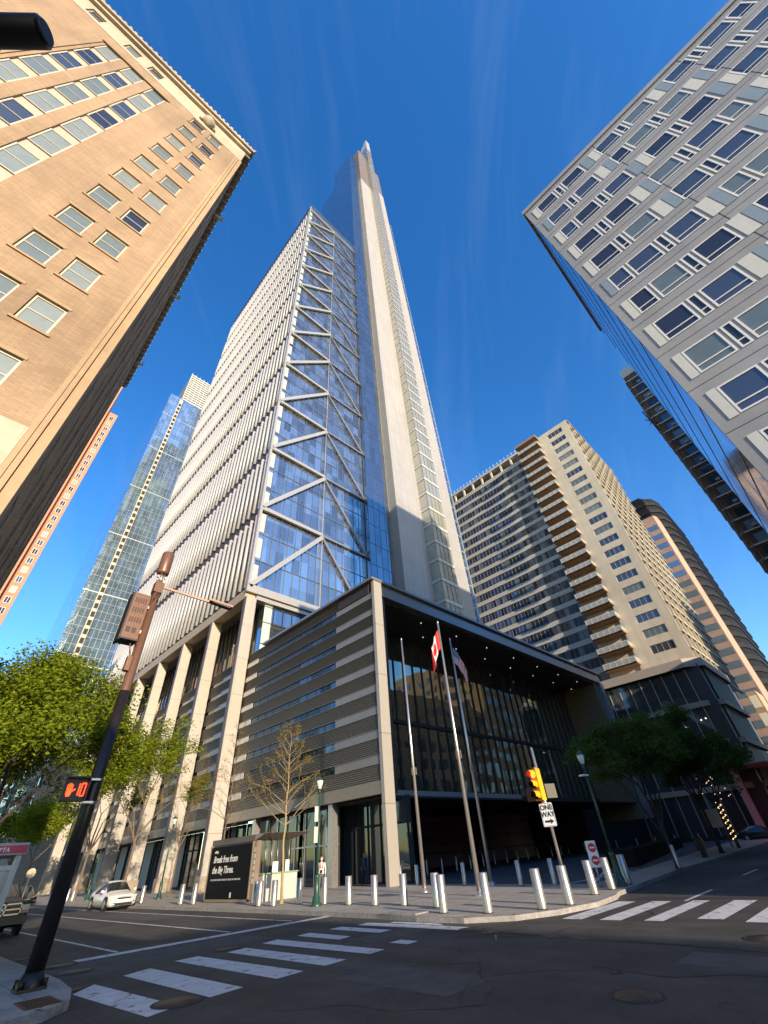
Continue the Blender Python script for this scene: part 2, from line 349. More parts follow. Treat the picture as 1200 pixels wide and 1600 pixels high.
def wall_holes(mb, axis, c, sg, u0, u1, z0, z1, holes, depth, mi=0, mi_rev=0):
    """a wall sheet with real recessed rectangular openings (grid split), plus reveals"""
    holes = [(max(h[0],u0),min(h[1],u1),max(h[2],z0),min(h[3],z1))+tuple(h[4:]) for h in holes if h[3] > z0 and h[2] < z1 and h[1] > u0 and h[0] < u1]
    us = sorted(set([u0, u1]+[h[0] for h in holes]+[h[1] for h in holes])); zs = sorted(set([z0, z1]+[h[2] for h in holes]+[h[3] for h in holes]))
    us = [u for u in us if u0 <= u <= u1]; zs = [z for z in zs if z0 <= z <= z1]
    hs = set()
    ui = {u: i for i, u in enumerate(us)}; zi = {z: i for i, z in enumerate(zs)}
    for h in holes:
        for i in range(ui[h[0]], ui[h[1]]):
            for j in range(zi[h[2]], zi[h[3]]): hs.add((i, j))
    def P(u, z, o=0): return (u, c-sg*o, z) if axis == 'x' else (c-sg*o, u, z)
    for j in range(len(zs)-1):
        i = 0
        while i < len(us)-1:
            if (i, j) in hs: i += 1; continue
            k = i
            while k < len(us)-1 and (k, j) not in hs: k += 1
            mb.face([P(us[i], zs[j]), P(us[k], zs[j]), P(us[k], zs[j+1]), P(us[i], zs[j+1])], mi); i = k
    for h in holes:
        a, b, e, f = h[:4]
        mb.face([P(a,e), P(b,e), P(b,e,depth), P(a,e,depth)], mi_rev); mb.face([P(a,f), P(b,f), P(b,f,depth), P(a,f,depth)], mi_rev)
        mb.face([P(a,e), P(a,f), P(a,f,depth), P(a,e,depth)], mi_rev); mb.face([P(b,e), P(b,f), P(b,f,depth), P(b,e,depth)], mi_rev)
        if len(h) < 5: mb.face([P(a,e,depth), P(b,e,depth), P(b,f,depth), P(a,f,depth)], mi_rev)
# ------------------------------------------------------------------ ground, pavements, markings
b = MB(); b.face([(-900,-900,0),(2500,-900,0),(2500,2500,0),(-900,2500,0)]); b.build('road', A, kind='structure')
KH = .12
NE = [(13.75,400),(13.7,80),(13.6,22),(13.35,14.6),(13.05,12.4),(13.15,10.6),(13.9,9.35),(15.2,8.65),(17.0,8.3),(18.9,8.5),(20.0,8.85),(22.5,9.1),(31,10.0),(35,10.15),(66,12.2),(120,15.5),(400,30),(400,400)]
def inset(pts, dx, dy): return [(x+dx, y+dy) for x, y in pts]
def pavement(name, pts, m, kerb_idx, km=kerbm):
    b = MB(); b.poly(pts, -.02, KH, 0, 1)
    ob = b.build(name, [m, km], kind='structure')
    # kerb strip laid proud of the paving
    k = MB()
    for i in kerb_idx:
        a, c = Vector(pts[i]), Vector(pts[i+1]); dv = (c-a).normalized(); n = Vector((-dv.y, dv.x))
        q = [a, c, c+n*.2, a+n*.2]; k.face([(p.x, p.y, KH+.004) for p in q], 0)
    if kerb_idx: k.build('kerb', km, kind='structure')
pavement('plaza_pavement', NE, paver, range(0, 16))
NW = [(-400,400),(-400,11.0),(2.4,11.0),(3.0,11.15),(3.45,11.6),(3.72,12.6),(3.85,14),(3.85,30),(3.9,400)]
pavement('corner_pavement', NW, conc, range(1, 8))
pavement('corner_pavement', [(14.6,-400),(15.0,-1.2),(15.8,.2),(17.0,.9),(400,4.0),(400,-400)][::-1], conc, [])
pavement('corner_pavement', [(2.6,-400),(-400,-400),(-400,1.0),(.6,1.0),(2.2,.2),(2.6,-1.4)][::-1], conc, [])
# road paint, each sheet 4 mm above the asphalt
z = .004
cw = MB()
def quad(mb, pts, zz=z): mb.face([(x, y, zz) for x, y in pts])
st = [((3.85,12.9),(4.4,13.5),(4.62,9.9),(4.05,9.7)), ((5.05,13.8),(5.72,14.05),(5.82,9.98),(5.15,9.9)), ((6.4,14.35),(7.0,14.38),(7.15,10.0),(6.5,9.95)),
      ((7.62,14.05),(8.2,14.15),(8.27,10.03),(7.66,9.98)), ((8.8,14.3),(9.38,14.5),(9.42,10.04),(8.9,9.98)), ((10.0,14.4),(10.52,14.5),(10.47,12.5),(9.98,12.4)),
      ((11.2,14.42),(11.7,14.42),(11.66,12.1),(11.15,12.1)), ((12.1,14.1),(12.6,14.15),(12.64,9.85),(12.15,9.8)), ((10.1,10.6),(10.53,10.6),(10.5,9.98),(10.1,9.94)), ((12.75,13.3),(12.95,13.3),(12.98,11.4),(12.7,11.0))]
for q_ in st: quad(cw, q_)
for (y0, y1, x0, x1) in ((7.68,8.25,14.5,18.35),(6.62,7.18,14.52,18.45),(5.6,6.06,14.6,18.7),(4.4,4.98,15.1,18.8),(3.3,3.9,14.8,18.85),(2.2,2.8,15.0,18.9)):
    quad(cw, [(x0,y0),(x1,y0),(x1,y1),(x0,y1)])
cw.build('crosswalk_marking', paint, kind='structure')
ln = MB()
quad(ln, [(5.1,17.35),(13.45,17.2),(13.45,17.62),(5.1,17.85)])
for x, y0, y1 in ((6.25,17.95,75),(9.75,17.95,60),(12.2,17.95,90)):
    quad(ln, [(x-.06,y0),(x+.06,y0),(x+.12,y1),(x,y1)])
for x0 in range(0, 9): quad(ln, [(18.6+x0*9,6.2+x0*.3),(21.7+x0*9,6.25+x0*.3),(21.7+x0*9,6.37+x0*.3),(18.6+x0*9,6.32+x0*.3)])
ln.build('lane_marking', paint, kind='structure')
sealm = mat('tar_seal', (.012, .012, .012), .45); patchm = mat('worn_asphalt_patch', (.075, .072, .068), .9, noise=.35, nscale=2, bump=.6, bscale=40)
tr = MB(); px = 11.95
pts = [(12.15,8.6),(12.02,7.6),(11.97,6.6),(11.9,5.6),(11.86,4.6),(11.75,3.6),(11.6,2.4),(11.5,1.2)]
for i in range(len(pts)-1):
    a, c = pts[i], pts[i+1]; quad(tr, [(a[0]-.07,a[1]),(a[0]+.06,a[1]),(c[0]+.06,c[1]),(c[0]-.07,c[1])])
for (x0,y0,x1,y1) in ((18.9,8.2,18.96,1.0),(19.3,8.2,19.36,1.0)): quad(tr, [(x0,y0),(x1,y0),(x1,y1),(x0,y1)])
tr.build('tar_seam', sealm, kind='structure')
pt = MB(); quad(pt, [(3.95,14.9),(4.9,14.7),(7.4,15.2),(9.6,14.9),(9.5,17.0),(3.95,17.1)], .002); quad(pt, [(9.9,11.0),(12.0,10.9),(12.0,11.9),(10.0,12.1)], .002)
rr = random.Random(77)
for (x_, y_, w_, l_) in ((7.0,6.2,1.3,2.6),(10.3,2.2,1.0,1.8),(5.2,24.5,1.6,5.0),(10.6,27,1.8,7.5),(11.0,44,1.6,9),(24,5.5,4.5,1.1),(34,7.0,6,1.4),(8.2,34,1.2,4)):
    quad(pt, [(x_+rr.uniform(-.05,.05),y_),(x_+w_,y_+rr.uniform(-.05,.05)),(x_+w_+rr.uniform(-.05,.05),y_+l_),(x_,y_+l_+rr.uniform(-.05,.05))], .002)
sq = MB()
for k in range(12):
    p_ = Vector((rr.uniform(5,17), rr.uniform(1.5,9.5))); a_ = rr.uniform(0, 6.28)
    for i in range(rr.randint(6,14)):
        a_ += rr.uniform(-.5,.5); q_ = p_+Vector((math.cos(a_), math.sin(a_)))*.3; n_ = Vector((-math.sin(a_), math.cos(a_)))*rr.uniform(.010,.022)
        quad(sq, [tuple(p_-n_),tuple(q_-n_),tuple(q_+n_),tuple(p_+n_)], .003+k*.00008); p_ = q_
sq.build('crack_sealing', sealm, kind='structure')
lt_ = MB()
for k in range(70):
    x_ = rr.uniform(13.0,13.45) if k % 2 else rr.uniform(3.9,4.2); y_ = rr.uniform(12,45); s_ = rr.uniform(.015,.05); a_ = rr.uniform(0,3)
    quad(lt_, [(x_+s_*math.cos(a_),y_+s_*math.sin(a_)),(x_-s_*math.sin(a_),y_+s_*math.cos(a_)),(x_-s_*math.cos(a_),y_-s_*math.sin(a_)),(x_+s_*math.sin(a_),y_-s_*math.cos(a_))], .007)
lt_.build('gutter_litter', mat('dry_leaf', (.22,.16,.08), .9, noise=.3, nscale=9), kind='structure')
pt.build('road_patch', patchm, kind='structure')
def manhole(x, y, r, label):
    t = thing('manhole_cover', (x, y, 0), label, 'manhole cover', 'manhole covers in the road')
    MB().lathe((x,y,0), [(r,0.0),(r,.009),(r-.05,.010),(r-.05,.0085)], 28).build('rim', dark_frame, t)
    MB().lathe((x,y,0), [(r-.055,0.0),(r-.055,.012),(.001,.013)], 28).build('lid', iron, t)
manhole(8.25, 3.85, .36, 'round studded manhole cover in the dark road nearest the photographer at lower right')
manhole(4.7, 10.15, .42, 'studded manhole cover cutting into the first crosswalk stripe')
manhole(4.62, 17.2, .42, 'brown manhole cover between the stop line and the parked pickup')
manhole(4.6, 15.7, .42, 'pale worn manhole cover beyond the crosswalk near the brown pole')
manhole(3.98, 13.35, .20, 'small utility cover at the kerb beside the brown pole')
manhole(7.9, 14.55, .36, 'weathered oval looking manhole cover at the far end of the third crosswalk stripe')
manhole(4.3, 20.0, .25, 'small worn cover on the left edge of the street past the stop line')
manhole(9.35, 4.6, .11, 'tiny valve cap in the dark road above the large manhole')
manhole(12.0, 8.9, .28, 'manhole cover at the end of the tar seam in the junction')
manhole(12.9, 3.2, .36, 'manhole cover at the right edge of the picture in the lit road')
manhole(12.35, 9.75, .34, 'manhole cover at the plaza corner beside the dropped kerb')
t = thing('kerb_inlet', (13.6,13.4,0), 'black storm drain opening in the plaza kerb', 'storm drain')
MB().box(13.30,13.62,12.75,14.1,.0,.13).build('slot', black_m, t)
MB().box(13.27,13.9,12.65,14.2,.128,.165).build('lintel', kerbm, t)
t = thing('tactile_grate', (3.1,11.9,KH), 'rusty slotted cast iron grate in the near corner pavement', 'grate')
b = MB(); b.box(2.78,3.32,11.5,12.35,KH+.001,KH+.008); b.build('frame', mat('rust', (.13,.055,.03), .8, noise=.3, nscale=20), t)
b = MB()
for i in range(9): b.box(2.84+i*.052,2.865+i*.052,11.55,12.3,KH+.006,KH+.011)
b.build('slat', mat('rust_dark', (.03,.015,.01), .8), t)

# ------------------------------------------------------------------ the skyscraper
XT, YT, YE = 23.8, 51.2, 121.
Bz = [33.2+15.28*i for i in range(13)]; ROOF = 224.5
tw = thing('skyscraper', (46, 74, 0), 'tall pale striped glass and steel skyscraper with a slim stone spire, filling the centre', 'skyscraper')
XR = 48.1
tw['site_scale'] = TS; KH_ = KH; KH = -.01
b = MB(); b.box(XT+.9, XR, YT+.7, YE, 33.4, ROOF-6); b.build('striped_block', glass('block_glass', (.20,.26,.33), .7, .06, .15, .3, pane=(1.45, 5.09), var=.3), tw)
b = MB(); b.box(XT+.5,XR,YT+.5,YE-1,ROOF-6,ROOF-1.0); b.box(XT+.2,XR,YT+.15,YE,ROOF-1.0,ROOF); b.build('parapet', mat('parapet_metal', (.22,.27,.32), .3, metal=.6), tw)
# glass face between belts
b = MB(); b.box(XT+.35, XR, YT+.45, YT+.69, 33.3, ROOF-5.9); fo = b.build('front_glass', glass_tower, tw)
b = MB()
x = XT+1.6
while x < XR: b.box(x-.035, x+.035, YT+.30, YT+.449, 33.3, ROOF-6); x += 1.5
b.build('mullion', mat('silver_mullion', (.22, .25, .29), .35, metal=.6), fo)
b = MB()
zz = 33.2
while zz < ROOF-8:
    zz += 5.093; b.box(XT+.4, XR, YT+.36, YT+.447, zz-.06, zz+.06)
b.build('transom', mat('blue_grey_transom', (.16,.19,.22), .4, metal=.4), fo)
pb = MB(); rr = random.Random(3)
for k in range(12):
    for j in range(3):
        for xx in (XT+.5,): pb.box(xx, xx+.95, YT+.38, YT+.44, Bz[k]+5.09*j+.4, Bz[k]+5.09*j+4.2)
pb.build('corner_blind', mat('mint_blind', (.45,.52,.47), .3, spec=.8), fo)
XMID = 36.8
brace_dk = mat('shaded_brace_metal', (.26,.26,.25), .4, metal=.4)  # recessed right bay, its shade put into a darker metal colour
brace_m = mat('brace_metal', (.43, .42, .39), .4, metal=.4)
for k, zb in enumerate(Bz):
    h = .5 if k else .9
    b = MB(); b.box(XT-.15, XMID, YT-.25, YT+.215, zb-h, zb+h*.35); b.build('belt_beam', belt_m, tw)
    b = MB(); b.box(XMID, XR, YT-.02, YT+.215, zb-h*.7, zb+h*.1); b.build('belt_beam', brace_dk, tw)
    if k < 12:
        z1 = Bz[k+1]
        MB().beam((XT+.2, YT+.0, zb+.1), (XMID, YT+.0, z1-.6), .74, .5, up=(0,1,0)).build('brace', brace_m, tw)
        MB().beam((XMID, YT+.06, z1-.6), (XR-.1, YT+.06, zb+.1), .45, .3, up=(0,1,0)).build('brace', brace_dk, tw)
b = MB(); b.box(XMID-.06, XMID+.06, YT-.04, YT+.21, 33.5, ROOF-6); b.build('mast_mullion', mat('silver_post', (.5,.5,.46), .35, metal=.5), tw)
b = MB(); b.box(XT-.12, XT+.34, YT-.2, YT+.44, 33.6, ROOF-4); b.build('corner_post', belt_m, tw)
# street side: backing, dark slots and the white fins
b = MB(); b.box(XT+.55, XT+.9, YT+.46, YE, 33.3, ROOF-6); b.build('side_wall', mat('fin_backing', (.16,.14,.12), .5, metal=.3), tw)
b = MB()
for k in range(13): b.box(XT+.2, XT+.549, YT+.46, YE, Bz[k]-1.4, Bz[k]+.1)
b.build('slot_band', belt_dk, tw)
fins = []
n = 38; step = (YE-YT-.6)/n
for k in range(12):
    for i in range(n):
        y = YT+.9+i*step; fins.append((k, i, y))
fins.sort(key=lambda f: (Vector((XT, f[2], Bz[f[0]]+7))-CAMP).length)
def fin(mb, k, i, y):
    z0 = Bz[k]+(.12 if i % 2 else -.05); z1 = Bz[k+1]-1.45
    mb.box(XT+.12, XT+.54, y-.27, y+.23, z0, z1); mb.tube((XT+.12, y-.02, z0), (XT+.12, y-.02, z1), .29, n=10)
for f_ in fins[:100]: mb = MB(); fin(mb, *f_); mb.build('fin', fin_m, tw)
mb = MB()
for f_ in fins[100:]: fin(mb, *f_)
mb.build('fin', fin_m, tw, kind='stuff')
# underside, edge beam and columns
b = MB(); b.box(XT+.3, XR+3, YT+.2, YE, 32.9, 33.29); b.build('soffit', mat('overhang_soffit', (.30,.24,.17), .6, noise=.1), tw)
b = MB(); b.box(XT+.02, XT+1.6, YT+.3, YE, 31.4, 32.89); b.build('edge_beam', mat('tan_edge_beam', (.50,.39,.24), .5, metal=.2, kind='panel', p=(5.2, 9, .03, (.25,.2,.13), 0)), tw)
b = MB(); b.box(XT+1.7, XR, YT+.1, YT+1.2, 31.6, 32.2); b.build('edge_beam', belt_m, tw)
ci = 0; y = YT-.35; ycols = []
while y < YE-2:
    b = MB(); b.box(XT, 25.35, y, y+.7, KH, 31.5, 0); 
    c_ = b.build('column', col_m, tw)
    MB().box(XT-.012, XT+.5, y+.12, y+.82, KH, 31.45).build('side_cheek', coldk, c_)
    MB().box(XT-.1, 25.45, y-.1, y+.85, KH, 1.15).build('plinth', mat('stone_plinth', (.33,.28,.22), .7, noise=.2), c_)
    ycols.append(y); y += 10.45
# recessed storeys above the podium
b = MB(); b.box(28.2, 46, 53.2, YE-2, 22.4, 32.9); ro = b.build('recessed_storey', glass_black, tw)
b = MB()
for i in range(46): b.box(28.05, 28.19, 53.3+i*1.45, 53.42+i*1.45, 22.5, 32.8)
b.build('mullion', mat('gold_mullion', (.42,.33,.18), .4, metal=.4), ro)
b = MB(); b.box(27.3, 47.5, 51.9, 53.1, 22.5, 32.6); ro2 = b.build('corner_glass_box', glass_tower_dk, tw)
MB().box(27.3,28.6,51.84,51.89,22.6,32.5).build('pale_blind', mat('mint_blind', (.45,.52,.47), .3), ro2)
b = MB()
for i in range(10): b.box(28.9+i*1.6, 28.98+i*1.6, 51.76, 51.89, 22.5, 32.6)
for zz in (25.5, 28.7, 31.2): b.box(27.3,47.5,51.78,51.88,zz,zz+.09)
b.build('mullion', dark_frame, ro2)
# ---- louvred podium
LX = 25.5; LY = 26.7
bay = [(LY+.02, 51.0)] + [(ycols[i]+.72, ycols[i+1]-.02) for i in range(len(ycols)-1)]
for bi, (y0, y1) in enumerate(bay):
    core = MB(); core.box(LX+.35, 28.6 if bi else 27.2, y0, y1, 5.2, 23.0); co = core.build('podium_wall', mat('podium_core', (.06,.055,.05), .6), tw)
    lv = MB(); fl = MB(); gl = MB(); wp = MB(); fr_ = MB(); dk_ = MB()
    for k in range(10):
        zt = 23.1-1.78*k      # top of each louvre band
        zb = zt-1.13
        if k < 10 and zb > 5.3:
            ns = 8
            for s_ in range(ns):
                zc = zt-.04-s_*(1.13/ns)
                lv.face([(LX,y0,zc-.085),(LX,y1,zc-.085),(LX+.10,y1,zc),(LX+.10,y0,zc)]); lv.face([(LX,y0,zc-.085),(LX,y1,zc-.085),(LX+.10,y1,zc-.10),(LX+.10,y0,zc-.10)])
            lv.box(LX+.105, LX+.2, y0, y1, zb, zt)
            lv.box(LX-.015, LX+.1, y0, y1, zt, zt+.035); lv.box(LX-.015, LX+.1, y0, y1, zb-.03, zb)
        z0, z1 = zb-.62, zb-.035
        if z0 < 5.9: continue
        if bi == 0:
            fl.box(LX+.02, LX+.15, y0, 32.4, z0, z1); gl.box(LX+.12, LX+.2, 32.4, 38.6, z0, z1); dk_.box(LX+.12, LX+.2, 38.6, 48.3, z0, z1); wp.box(LX+.03, LX+.16, 48.3, y1, z0, z1)
            for q_ in range(11): fr_.box(LX+.06, LX+.12, 32.4+q_*1.59, 32.46+q_*1.59, z0, z1)
        else:
            m_ = y0+(y1-y0)*.30; n_ = y0+(y1-y0)*.62
            fl.box(LX+.02, LX+.15, y0, m_, z0, z1); wp.box(LX+.03, LX+.16, m_, n_, z0, z1); gl.box(LX+.12, LX+.2, n_, y1, z0, z1)
    lv.build('louvre_band', louvre_m, co)
    if fl.v: fl.build('flat_band', flat_m, co)
    gl.build('strip_window', glass('strip_window_glass', (.09,.105,.12), .7, .04, .9, .45, pane=(1.6,1.78), var=.7), co)
    if dk_.v: dk_.build('dark_strip_window', mat('dark_strip_window', (.03,.032,.03), .25, spec=.4, noise=.4, nscale=.8), co)  # same windows, missing sky reflection put into a dark dull colour
    if wp.v: wp.build('white_panel', white_panel, co)
    if fr_.v: fr_.build('mullion', dark_frame, co)
    MB().box(LX-.03, LX+.34, y0, y1, 5.15, 6.0).build('fascia', mat('tan_fascia', (.32, .28, .23), .45, metal=.35, noise=.08), co)
    # ground floor glazing under the wall
    g_ = MB(); g_.box(28.3, 28.5, y0, y1, KH, 5.15); go = g_.build('shopfront', glass_black, tw)
    f_ = MB(); q_ = y0+.2
    while q_ < y1: f_.box(28.2, 28.3, q_, q_+.08, KH, 5.15); q_ += 1.5
    f_.box(28.2,28.3,y0,y1,3.4,3.55); f_.build('mullion', dark_frame, go)
    if bi or True:
        c_ = MB(); a0 = y0+(y1-y0)*.42 if bi else 47.4
        c_.box(28.12, 28.19, a0, a0+2.6, KH+.2, 5.1); c_.build('curtain_panel', mat('pale_curtain', (.40,.41,.37), .6), go)
# corner column and canopy frame of the entrance
MB().box(25.44, 26.5, 26.34, 26.69, KH, 23.15).build('corner_column', mat('entrance_column', (.43, .40, .35), .45, metal=.25, kind='panel', p=(30,4.3,.03,(.3,.24,.16),0), noise=.05), tw)
MB().box(25.42, 27.1, 27.17, 32, 22.0, 23.1).build('return_beam', belt_dk, tw)
b = MB(); b.box(26.57, 78.3, 26.45, 27.1, 21.75, 22.75); b.box(25.1, 78.6, 26.25, 47, 23.16, 23.42); b.box(26.57,78.4,26.6,27.0,22.78,23.14)
b.build('canopy_fascia', mat('grey_fascia', (.30,.30,.30), .35, metal=.5, noise=.08, nscale=1), tw)
b = MB(); b.box(26.56, 78, 27.15, 33.2, 21.6, 21.74); so_ = b.build('canopy_soffit', soffit_m, tw)
lt = mat('downlight', (1,1,1), emit=(1,.85,.6), estr=.8)
rr = random.Random(5)
for i in range(16):
    x = 28+i*3.2; y = 28.2+(i % 2)*2.6
    MB().lathe((x,y,21.55), [(.045,0),(.045,.04)], 10).build('downlight', lt, so_)
b = MB(); b.box(26.6, 77.4, 32.6, 32.8, 5.9, 21.6); eg = b.build('entrance_glass', glass_canopy, tw)
b = MB()
for i in range(32): b.box(27.4+i*1.6, 27.46+i*1.6, 32.45, 32.59, 5.9, 21.6)
b.box(26.6,77.4,32.4,32.59,12.0,12.35); b.box(26.6,77.4,32.3,32.6,5.6,6.0)
b.build('mullion', dark_frame, eg)
b = MB(); b.box(76.6, 78.3, 27.11, 33.2, 3.2, 21.59); wo = b.build('wood_wall', wood_m, tw)
b = MB()
for i in range(75): b.box(76.54, 76.59, 27.12, 33, 3.3+i*.245, 3.3+i*.245+.19)
b.build('wood_slat', wood_m, wo)
MB().box(77.6,78.8,26.4,27.09,3.2,21.74).build('end_post', mat('blue_grey_post', (.25,.29,.34), .35, metal=.5), tw)
MB().box(27.2,76.5,33.3,46.8,5.3,23.1).build('hall', mat('hall_dark', (.035,.035,.035), .8), tw)
MB().box(27.6,46,27.4,32.3,5.15,5.5).build('lobby_canopy', mat('lobby_canopy', (.33,.36,.38), .4, metal=.3), tw)
# under the hall
MB().box(27,90,45.2,46.5,KH,5.29).build('back_wall', black_m, tw)
MB().box(47.5,58,43.6,45,KH,5.29).build('grey_wall', greyp, tw)
MB().box(61,72,42.6,45,KH,5.29).build('grey_wall', greyp, tw)
MB().box(77,110,36,46,KH,5.2).build('garage_wall', mat('garage_dark', (.018,.024,.026), .6), tw)
MB().box(26.5,78,27.3,46.8,5.0,5.14).build('hall_soffit', mat('hall_soffit', (.03,.028,.026), .6), tw)
for (x, y) in ((25.7,32.9),(26.9,38.6),(25.75,45.0)):
    MB().box(x,x+.55,y,y+.55,KH,5.1).build('steel_post', steel, tw)
b = MB(); b.box(26.9,27.0,33.5,45,KH,5.1); do = b.build('entrance_doors', glass_black, tw)
b = MB()
for i in range(8): b.box(26.8,26.9,33.6+i*1.5,33.68+i*1.5,KH,5.1)
b.box(26.8,26.9,33.5,45,2.5,2.6); b.build('door_frame', steel, do)
b = MB()
for yy in (35.2,35.5,38.2,38.5): b.tube((26.7,yy,.9),(26.7,yy,1.9),.02,n=6)
b.build('door_handle', steel, do)
# ---- shaft
YG = 50.4
GT = 420.
def block(x0,x1,y0,y1,z0,z1,m,name,parent=tw): b = MB(); b.box(x0,x1,y0,y1,z0,z1); return b.build(name, m, parent)
b = MB()
prof = [(YG,GT-3),(69.4,432),(69.6,388),(84,386),(84,23.5),(YG,23.5)]
for x in (XR+.02, 55.0):
    b.face([(x, y, zz) for y, zz in prof])
for i in range(len(prof)):
    a, c = prof[i], prof[(i+1) % len(prof)]; b.face([(XR+.02,a[0],a[1]),(55,a[0],a[1]),(55,c[0],c[1]),(XR+.02,c[0],c[1])])
sh = b.build('shaft_glass', glass_tower_dk, tw)
def grid(name, parent, x0, x1, y, z0, z1, px, pz, m, t=.05, dbl=0):
    g_ = MB(); x = x0
    while x <= x1+.01: g_.box(x-t/2, x+t/2, y-.05, y-.002, z0, z1); x += px
    zz = z0+2
    while zz < z1:
        g_.box(x0, x1, y-.045, y-.003, zz-t*.6, zz+t*.6)
        if dbl: g_.box(x0, x1, y-.045, y-.003, zz+dbl-t*.6, zz+dbl+t*.6)
        zz += pz
    return g_.build(name, m, parent)
gm = mat('shaft_mullion', (.09,.13,.18), .4, metal=.4)
grid('mullion', sh, XR+.1, 54.9, YG, 24, GT-4, 1.7, 5.1, gm, .07)
# pale glass return bay
pb_ = block(55.02, 55.8, YG+.6, 58, 23.5, GT-8, glass_pale, 'return_bay')
g_ = MB(); zz = 25
while zz < GT-10: g_.box(54.96,55.78,YG+.5,YG+.59,zz,zz+.5); zz += 5.1
g_.build('spandrel', pier_m, pb_)
block(55.82, 65.0, 48.6, 60, 23.5, 370, pier_m, 'stone_pier')
block(55.9, 64.9, 48.75, 59, 370.02, 448, bronze_p, 'bronze_crown')
block(56.6, 64.9, 48.9, 56, 448.02, 470, bronze_p, 'bronze_crown')
block(53.2, 55.9, 53.0, 58.5, GT-20, 445, black_m, 'open_crown_slot')
bb = block(65.02, 71.0, 46.1, 59, 23.5, 505, glass_pale, 'glass_bay')
# sharp tip: sloping prism
b = MB(); pr = [(46.1,505.01),(59,505.01),(57.5,520),(46.1,545)]
b.face([(66.3,y,zz) for y,zz in pr]); b.face([(70.9,y,zz) for y,zz in pr])
for i in range(4):
    a, c = pr[i], pr[(i+1)%4]; b.face([(66.3,a[0],a[1]),(70.9,a[0],a[1]),(70.9,c[0],c[1]),(66.3,c[0],c[1])])
b.build('spire_tip', mat('pale_tip', (.60,.60,.58), .3, metal=.4), tw)
g_ = MB(); zz = 26
while zz < 503:
    g_.box(65.0,71.05,46.0,46.09,zz,zz+.10); g_.box(65.0,71.05,46.0,46.09,zz+.95,zz+1.05); g_.box(65.0,71.05,46.02,46.09,zz+.1,zz+.95,1)
    g_.box(64.93,65.01,46.1,48.6,zz,zz+.10); g_.box(64.93,65.01,46.1,48.6,zz+.95,zz+1.05); g_.box(64.96,65.01,46.1,48.6,zz+.1,zz+.95,1)
    zz += 5.1
x = 66.6
while x < 71: g_.box(x-.04,x+.04,46.0,46.09,24,503); x += 1.5
g_.box(64.95,65.05,46.0,46.09,24,505)
g_.build('transom', [mat('bay_mullion', (.16,.17,.16), .4), mat('bay_spandrel', (.58,.56,.50), .35, metal=.2)], bb)
block(71.02, 79.6, 48.6, 60, 23.5, 391, pier_m, 'stone_pier')
block(71.1, 79.2, 48.75, 59, 391.02, 455, bronze_p, 'bronze_crown')
eg2 = block(79.62, 81.4, 48.9, 84, 23.5, 330, glass_blue_side, 'edge_glass')
g_ = MB(); zz = 26
while zz < 328: g_.box(79.7,81.6,48.75,48.89,zz,zz+.25); zz += 5.1
g_.box(81.3,81.5,48.7,48.89,24,330)
g_.build('transom', mat('edge_transom', (.5,.55,.55), .3, metal=.4), eg2)
KH = KH_; del tw['site_scale']
